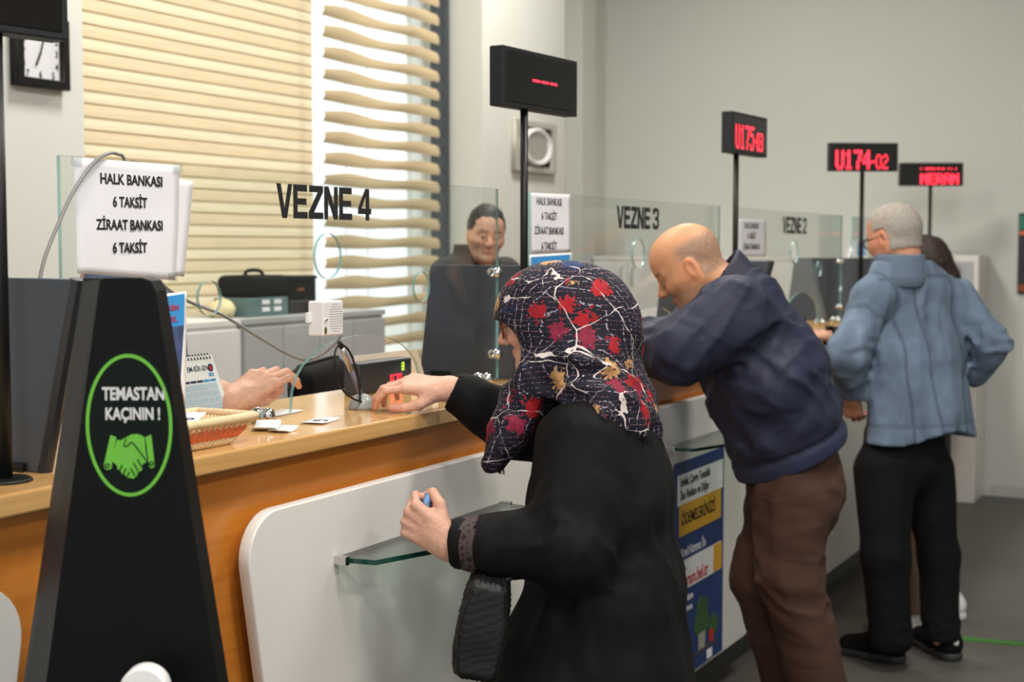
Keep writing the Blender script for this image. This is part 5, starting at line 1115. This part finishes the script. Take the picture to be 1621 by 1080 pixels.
# ================================================================== man in denim jacket
def denim_man():
    fd = np.array([math.cos(math.radians(62)), math.sin(math.radians(62)), 0]); Ld = np.array([-fd[1], fd[0], 0]); W = person('grey-haired man in pale denim jacket and black trousers seen from behind', AX(1430, 1045, z=0))
    sL, eL, cL = A(1378, 474, 5.16), A(1340, 562, 5.10), A(1347, 620, 5.22); sR, eR, wR = A(1511, 474, 5.36), A(1572, 545, 5.30), A(1543, 588, 5.42)
    tc_ = A(1442, 470, 5.27); zh = A(1450, 692, 5.2)[2]; dl = nrm(cL - eL)
    def jacket(P):
        d = union([rc(P, A(1440, 462, 5.27), A(1450, 560, 5.27), .092, .115, Ld, 1.62), rc(P, A(1428, 432, 5.23), sL, .062, .062), rc(P, A(1432, 432, 5.25), sR, .062, .062), rc(P, A(1450, 560, 5.27), A(1460, 720, 5.27), .118, .145, Ld, 1.72), rc(P, A(1427, 425, 5.22), A(1438, 452, 5.25), .082, .090, Ld, 1.35)], .045)
        aL = smin(rc(P, sL, eL, .070, .064), rc(P, eL, cL + dl * .03, .066, .052), .025); aL = smax(aL, (P - cL) @ dl, .004); d = smin(d, aL, .03)
        d = smin(d, smin(rc(P, sR, eR, .070, .060), rc(P, eR, wR, .062, .050), .025), .03)
        el = np.exp(-((P - eL) ** 2).sum(1) / .13 ** 2) + np.exp(-((P - eR) ** 2).sum(1) / .13 ** 2)
        d = d - .008 * folds(P, (0, 0, 1), 1.8, 8, 41) - .006 * folds(P, (.2, .3, 1), 4, 18, 42) - .014 * el * folds(P, Ld, 6, 24, 44)
        hz = zh + .022 * np.cos(((P - tc_) @ Ld + .02) * 13); return smax(smax(d, hz - P[:, 2], .005), P[:, 2] - 1.475 - .0, .005)
    def dcol(V):
        s = (V - tc_) @ Ld; z = V[:, 2]; zy = A(1440, 441, 5.2)[2]; c = np.tile(L3(98, 113, 131), (len(V), 1)) * (1 + .20 * vnoise(V * 8, 3) + .14 * vnoise(V * 30, 5))[:, None]
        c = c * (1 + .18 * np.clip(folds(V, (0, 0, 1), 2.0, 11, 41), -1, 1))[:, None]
        tl = (zy - z) / (zy - zh); seam = np.zeros(len(V)); torso = np.abs(s) < .22
        for x0, x1 in ((.10, .035), (-.11, -.10), (.165, .15)): seam = np.maximum(seam, torso * (tl > 0) * np.exp(-((s - x0 - (x1 - x0) * tl) / .005) ** 2))
        seam = np.maximum(seam, torso * np.exp(-((z - zy - .01 * np.cos(s * 8)) / .005) ** 2)); seam = np.maximum(seam, np.exp(-((z - zh - .05) / .005) ** 2) * (np.abs(s) < .3) * .8)
        seam = np.maximum(seam, .8 * np.exp(-((np.linalg.norm(V - sL, axis=1) - .10) / .005) ** 2) * (s > .12))
        return c * (1 - .5 * seam[:, None])
    DEN = mat('denim', (0, 0, 0, 1), .85, spec=.2, attr=True, noise=.1, nscale=(240, 240, 240), bump=.25, bscale=600, fold=((8, 8, 10), .006, (.2, .3, .4)))
    cloth('denim_jacket', jacket, A(1440, 560, 5.25) - [.42, .48, .42], A(1450, 560, 5.25) + [.45, .45, .42], .0085, DEN, W, dcol)
    cb = A(1424, 412, 5.20)
    def collar(P):
        d = np.abs(rc(P, cb - [0, 0, .06], cb + [0, 0, .03], .094, .080, Ld, 1.0)) - .007; return smax(smax(d, P[:, 2] - cb[2] - .022, .004), cb[2] - .10 - P[:, 2], .004)
    cloth('collar', collar, cb - .15, cb + .15, .006, DEN, W, lambda V: np.tile(L3(97, 111, 128), (len(V), 1)))
    BLK = mat('black_trousers', rgb(15, 15, 16), .85, spec=.15, bump=.2, bscale=400, fold=((7, 7, 10), .006, (.3, .2, 0)))
    aL, aR = A(1410, 1012, 5.14), A(1489, 1010, 5.28); kL, kR = A(1402, 880, 5.14), A(1486, 880, 5.30)
    def trousers(P):
        d = union([rc(P, A(1432, 690, 5.27), A(1432, 735, 5.26), .122, .125, Ld, 1.35), leg_fn(P, A(1400, 745, 5.20), kL, aL, (.108, .080, .072)), leg_fn(P, A(1466, 745, 5.30), kR, aR, (.100, .070, .066))], .03)
        return smax(d - .005 * folds(P, (.3, .2, 1), 3, 11, 51) - .006 * np.exp(-((P[:, 2] - .12) / .06) ** 2) * folds(P, Ld, 4, 22, 52), .075 - P[:, 2], .006)
    cloth('trousers', trousers, A(1440, 850, 5.2) - [.32, .35, .75], A(1440, 850, 5.2) + [.32, .35, .52], .009, BLK, W)
    for a, b in (((1428, 1050), (1330, 1032)), ((1512, 1048), (1450, 1016))): shoe(W, AX(*a, z=0), AX(*b, z=0), M_BLACKM, mat('sole_dark', rgb(44, 44, 46), .6), accents=mat('reflective', rgb(220, 220, 220), .3))
    hc = A(1417, 378, 5.22); Mh = basis(fd * .97 - ZA * .20 + Ld * .10); skin, grey = L3(196, 140, 112), L3(150, 142, 132)
    hm = lambda q: ss(-q[:, 0] + .3 * (q[:, 2] - .03), -.045, -.02) * ss(q[:, 2] + .35 * np.minimum(q[:, 0] + .06, 0) * 0, -.055, -.04) * (np.abs(q[:, 1]) < .0785) * np.where((q[:, 0] > -.012) & (q[:, 2] < .02), 0.2, 1)
    hv = surface(lambda P: head_sdf(((P - hc) @ Mh).astype(np.float32), .004, neck_to=(-.012, 0, -.16)), hc - [.2, .2, .24], hc + .2, .005); q = (hv[0] - hc) @ Mh
    hcol = head_cols(q, skin)
    hip = A(1432, 720, 5.26); tor = low([(A(1440, 500, 5.27), hip, .06, .07), (A(1432, 460, 5.27), A(1420, 420, 5.24), .045, .045), (sL, eL, .04, .035), (eL, cL, .034, .026), (sR, eR, .04, .035), (eR, wR, .034, .026), (A(1400, 745, 5.2), kL, .06, .05), (kL, aL, .045, .035), (A(1466, 745, 5.3), kR, .06, .05), (kR, aR, .045, .035), (A(1400, 745, 5.2), hip, .06, .06), (A(1466, 745, 5.3), hip, .06, .06)], A(1440, 850, 5.2) - [.4, .4, .75], A(1440, 850, 5.2) + [.4, .4, 1.2])
    hl, tl = hand_mesh(cL + dl * .015, nrm(dl + ZA * -.4), -Ld * .3 - FH * .5 + RT * -.5, -1, (35, 45, 30), [(.8, .5, -.3), (.9, .1, -.4), (1, 0, -.3)], cL - dl * .05)
    body_object([hv, tor, hl], [hcol, np.tile(skin, (len(tor[0]), 1)), hand_cols(hl[0], tl, skin, L3(190, 110, 96))], W)
    pv, pf = patch(hv[0], hv[1], hm(q) > .5, .006); me, V = mesh_of('hair', [(pv, pf)]); colour(me, np.tile(grey, (len(V), 1)) * (1 + .25 * vnoise(V * 160, 9))[:, None] * (1 - .25 * ss(-(V - hc)[:, 2], .0, .05))[:, None]); obj('hair', me, mat('grey_hair', (0, 0, 0, 1), .7, attr=True, bump=.6, bscale=320), W, True)
    glasses(W, Mh, hc, 1.0, mat('spectacle_dark', rgb(30, 30, 34), .3), MATS['lens_clear'])
denim_man()
# ================================================================== person hidden behind the man in denim
def hidden_customer():
    c = AX(1462, 1005, z=0); W = person('dark-haired customer in dark jacket and tan trousers behind the denim man', c)
    fd = np.array([-.25, .97, 0]); Ld = np.array([-.97, -.25, 0]); top = A(1462, 470, 5.75); hipc = A(1456, 720, 5.75); JK = mat('dark_green_jacket', rgb(44, 46, 38), .8, bump=.2, bscale=300)
    hw = A(1318, 534, 5.52); el = A(1395, 556, 5.62); s1 = A(1440, 475, 5.70); s2 = A(1474, 475, 5.95); e2 = A(1455, 580, 6.0); w2 = A(1420, 560, 6.05); D = nrm(hw - el)
    def jk(P):
        d = union([rc(P, A(1460, 490, 5.80), A(1456, 590, 5.78), .10, .115, Ld, 1.45), rc(P, A(1456, 590, 5.78), hipc, .115, .12, Ld, 1.35)], .04); d = smin(d, smax(smin(rc(P, s1, el, .065, .055), rc(P, el, hw + D * .03, .055, .042), .03), (P - hw) @ D, .004), .03)
        d = smin(d, smin(rc(P, s2, e2, .065, .055), rc(P, e2, w2, .055, .042), .03), .03); return smax(d - .004 * folds(P, (0, 0, 1), 3, 12, 61), hipc[2] - .02 - P[:, 2], .005)
    cloth('jacket', jk, *bb([hw, hipc, top, s1, s2, e2, w2], .22), .011, JK, W)
    k1, k2, a1, a2 = A(1448, 870, 5.70), A(1475, 870, 5.86), A(1446, 960, 5.70), A(1490, 950, 5.86)
    cloth('trousers', lambda P: smax(union([rc(P, hipc, hipc - ZA * .08, .11, .11, Ld, 1.2), leg_fn(P, A(1450, 745, 5.70), k1, a1, (.09, .075, .07)), leg_fn(P, A(1468, 745, 5.86), k2, a2, (.09, .075, .07))], .03) - .005 * folds(P, Ld, 5, 16, 63), .07 - P[:, 2], .005), *bb([hipc, a1 * [1, 1, 0], a2, k1, k2], .2), .011, mat('tan_trousers', rgb(128, 104, 86), .85), W)
    for a in (a1, a2): b = a * [1, 1, 0]; shoe(W, b - fd * .09, b + fd * .18, M_WHITE2, M_WHITE)
    hc = A(1462, 424, 5.85); Mh = basis(fd - ZA * .35); skin = L3(206, 156, 130); sc = .95
    hv = surface(lambda P: head_sdf(((P - hc) @ Mh / sc).astype(np.float32)) * sc, hc - .22, hc + .2, .006); q = (hv[0] - hc) @ Mh / sc
    hh, th = hand_mesh(hw + D * .012, nrm(D - ZA * .15), ZA * .9 - FH * .3, -1, (45, 60, 40), [(.8, .5, -.3), (.9, .1, -.4), (1, 0, -.3)], hw - D * .06)
    tor = low([(top, hipc, .07, .08), (top, hc, .05, .05), (s1, el, .035, .03), (el, hw, .03, .024), (s2, e2, .035, .03), (e2, w2, .03, .024), (A(1450, 745, 5.70), k1, .06, .05), (k1, a1, .045, .03), (A(1468, 745, 5.86), k2, .06, .05), (k2, a2, .045, .03)], np.minimum(hw, a1) - [.3, .3, .1], np.maximum(hw, hc) + [.3, .3, .1])
    body_object([hv, hh, tor], [head_cols(q, skin), hand_cols(hh[0], th, skin, L3(200, 110, 96)), np.tile(skin, (len(tor[0]), 1))], W)
    hair = lambda P: smax(smin(ell((P - hc) @ Mh, (-.014, 0, .036), (.104, .086, .098)), rc(((P - hc) @ Mh).astype(np.float32), (-.05, 0, -.01), (-.075, 0, -.07), .07, .055), .03), -ell((P - hc) @ Mh, (.09, 0, -.03), (.075, .078, .09)), .01)
    cloth('hair', lambda P: hair(P) - .003 * vnoise(P * 60, 3), hc - .2, hc + .2, .006, mat('dark_hair', rgb(44, 28, 24), .6, bump=.5, bscale=300), W)
    t = thing('wrist_watch', 'black wrist watch on the hand beside the denim sleeve', 'watch', hw + D * .015); bm = bmesh.new(); x, y, d3 = frame_of(D); ringp = [V3(hw + D * .018) + (x * math.cos(a) + y * math.sin(a)) * .031 for a in [i * math.pi / 10 for i in range(21)]]
    obj('band', tube(bm, ringp, .007, 6), M_BLACKM, t, True); obj('case', lathe(bmesh.new(), [(0, .008), (.016, .007), (.018, 0), (0, -.004)], hw + D * .018 + ZA * .033, (0, 0, 1), 20), M_BLACK, t, True)
hidden_customer()
# ================================================================== tellers
def teller(label, hc, hf, top, hipc, Lt, arms, skin, shirt, hands, hair_col, roll=0, hres=.005, hair_fr=.052, sc=1.0):
    W = person(label, hipc); Mh = basis(hf, roll=roll)
    hv = surface(lambda P: head_sdf(((P - hc) @ Mh / sc).astype(np.float32), .0) * sc, hc - [.22, .22, .26], hc + .2, hres); q = (hv[0] - hc) @ Mh / sc; Mh = Mh / sc
    parts, cols = [hv], [head_cols(q, skin, brow=(40, 30, 26), stub=.35)]
    for (w, D, N, side, curl, thumb, fore) in hands:
        m, t = hand_mesh(w, D, N, side, curl, thumb, fore); parts.append(m); cols.append(hand_cols(m[0], t, skin, L3(212, 118, 96)))
    pr = [(top, hipc, .08, .09), (top, hc, .05, .045)] + [(s, e, .035, .032) for s, e, w in arms] + [(e, w, .032, .026) for s, e, w in arms]
    lo = np.min([x for p in pr for x in p[:2]], 0) - .2; hi = np.max([x for p in pr for x in p[:2]], 0) + .2
    tor = low(pr, lo, hi); parts.append(tor); cols.append(np.tile(skin, (len(tor[0]), 1))); body_object(parts, cols, W)
    def sh(P):
        d = rc(P, top - ZA * .06, hipc, .105, .125, Lt, 1.5); d = smin(d, rc(P, top + ZA * .02, top - ZA * .05, .07, .10, Lt, 1.3), .04)
        for s, e, w in arms: d = smin(d, smax(rc(P, s, e, .068, .06), (P - (s * .25 + e * .75)) @ nrm(e - s), .004), .035)
        return smax(d - .003 * folds(P, (0, 0, 1), 3, 13, 71), P[:, 2] - top[2] - .055, .005)
    cloth('polo_shirt', sh, lo, hi, .010, shirt, W)
    nb = top + ZA * .05
    cloth('collar', lambda P: smax(smax(np.abs(rc(P, nb - ZA * .05, nb + ZA * .05, .082, .070, Lt, 1.05)) - .006, P[:, 2] - nb[2] - .03, .003), nb[2] - .04 - P[:, 2], .003), nb - .14, nb + .14, .006, shirt, W)
    if hair_col is not None:
        fn = lambda P: smax(ell((P - hc) @ Mh, (-.012, 0, .042), (.108, .086, .102)), -smin(ell((P - hc) @ Mh, (.105, 0, -.012), (.070, .066, hair_fr)), ell((P - hc) @ Mh, (.02, 0, -.105), (.12, .12, .085)), .02), .008)
        cloth('hair', lambda P: fn(P) * sc - .003 * vnoise(P * 70, 3), hc - .2, hc + .2, .005, hair_col, W)
    legs = mat('teller_trousers', rgb(40, 42, 50), .8); z0 = hipc[2]; f2 = nrm(np.cross(Lt, ZA)) * -1
    def tr(P):
        d = rc(P, hipc, hipc - ZA * .06, .12, .12, Lt, 1.3)
        for s in (-1, 1): a = hipc + Lt * .09 * s - ZA * .05; d = smin(d, smin(rc(P, a, a * [1, 1, .5], .085, .065), rc(P, a * [1, 1, .5], a * [1, 1, 0] + ZA * .08, .065, .055), .03), .03)
        return smax(d, .05 - P[:, 2], .004)
    cloth('trousers', tr, hipc * [1, 1, 0] - [.3, .3, -.02], hipc + [.3, .3, .2], .014, legs, W)
    for s in (-1, 1): b = (hipc + Lt * .09 * s) * [1, 1, 0]; f2 = nrm(hf * np.array([1, 1, 0])); shoe(W, b - f2 * .09, b + f2 * .18, M_BLACKM, M_BLACK)
DHAIR = mat('black_hair', rgb(22, 19, 18), .55, bump=.5, bscale=300); POLO = mat('dark_polo', rgb(44, 46, 44), .85, bump=.2, bscale=350)
hc = A(769, 373, 5.65); top = A(750, 418, 5.75); Lt = nrm(RT * .75 + FH * .66)
teller('dark-haired teller in charcoal polo behind the charcoal divider', hc, -FH * .95 + RT * .22 - ZA * .14, top, top - ZA * .52 + FH * .02, Lt,
       [(top - Lt * .14 - ZA * .04, top - Lt * .13 - ZA * .28, top - Lt * .10 - ZA * .36 - FH * .2), (top + Lt * .17 - ZA * .04, top + Lt * .20 - ZA * .28, top + Lt * .14 - ZA * .36 - FH * .2)], L3(190, 148, 126), POLO,
       [(top + Lt * s * .14 - ZA * .36 - FH * .21, -FH, ZA, s, (20, 30, 20), [(.7, .7, -.2), (.9, .2, -.2), (1, 0, -.1)], top + Lt * s * .16 - ZA * .35 - FH * .14) for s in (-1, 1)], DHAIR, roll=-.10, sc=.88)
hc2 = A(205, 352, 3.42); top2 = A(190, 470, 3.46); L2 = nrm(FH * .9 + RT * .3); w2 = A(370, 635, 3.0); e2 = A(255, 600, 3.3)
teller('teller hidden behind the paper notice, one hand showing past the calendar', hc2, RT * .6 - FH * .55 - ZA * .3, top2, top2 - ZA * .5, L2,
       [(top2 - L2 * .16 - ZA * .05, e2, w2), (top2 + L2 * .16 - ZA * .05, top2 + L2 * .2 - ZA * .3, top2 + L2 * .1 - ZA * .35 + RT * .1)], L3(224, 168, 142), mat('teller_blue_shirt', rgb(90, 104, 130), .8),
       [(w2, nrm(RT * .60 + ZA * .46 + FH * .55), -FH * .60 - RT * .1 + ZA * .55, -1, [(12, 40, 26), (16, 44, 28), (20, 48, 30), (24, 52, 30)], [(.95, .15, -.5), (.95, -.25, -.4), (.9, -.3, -.3)], w2 + nrm(e2 - w2) * .07)], DHAIR)
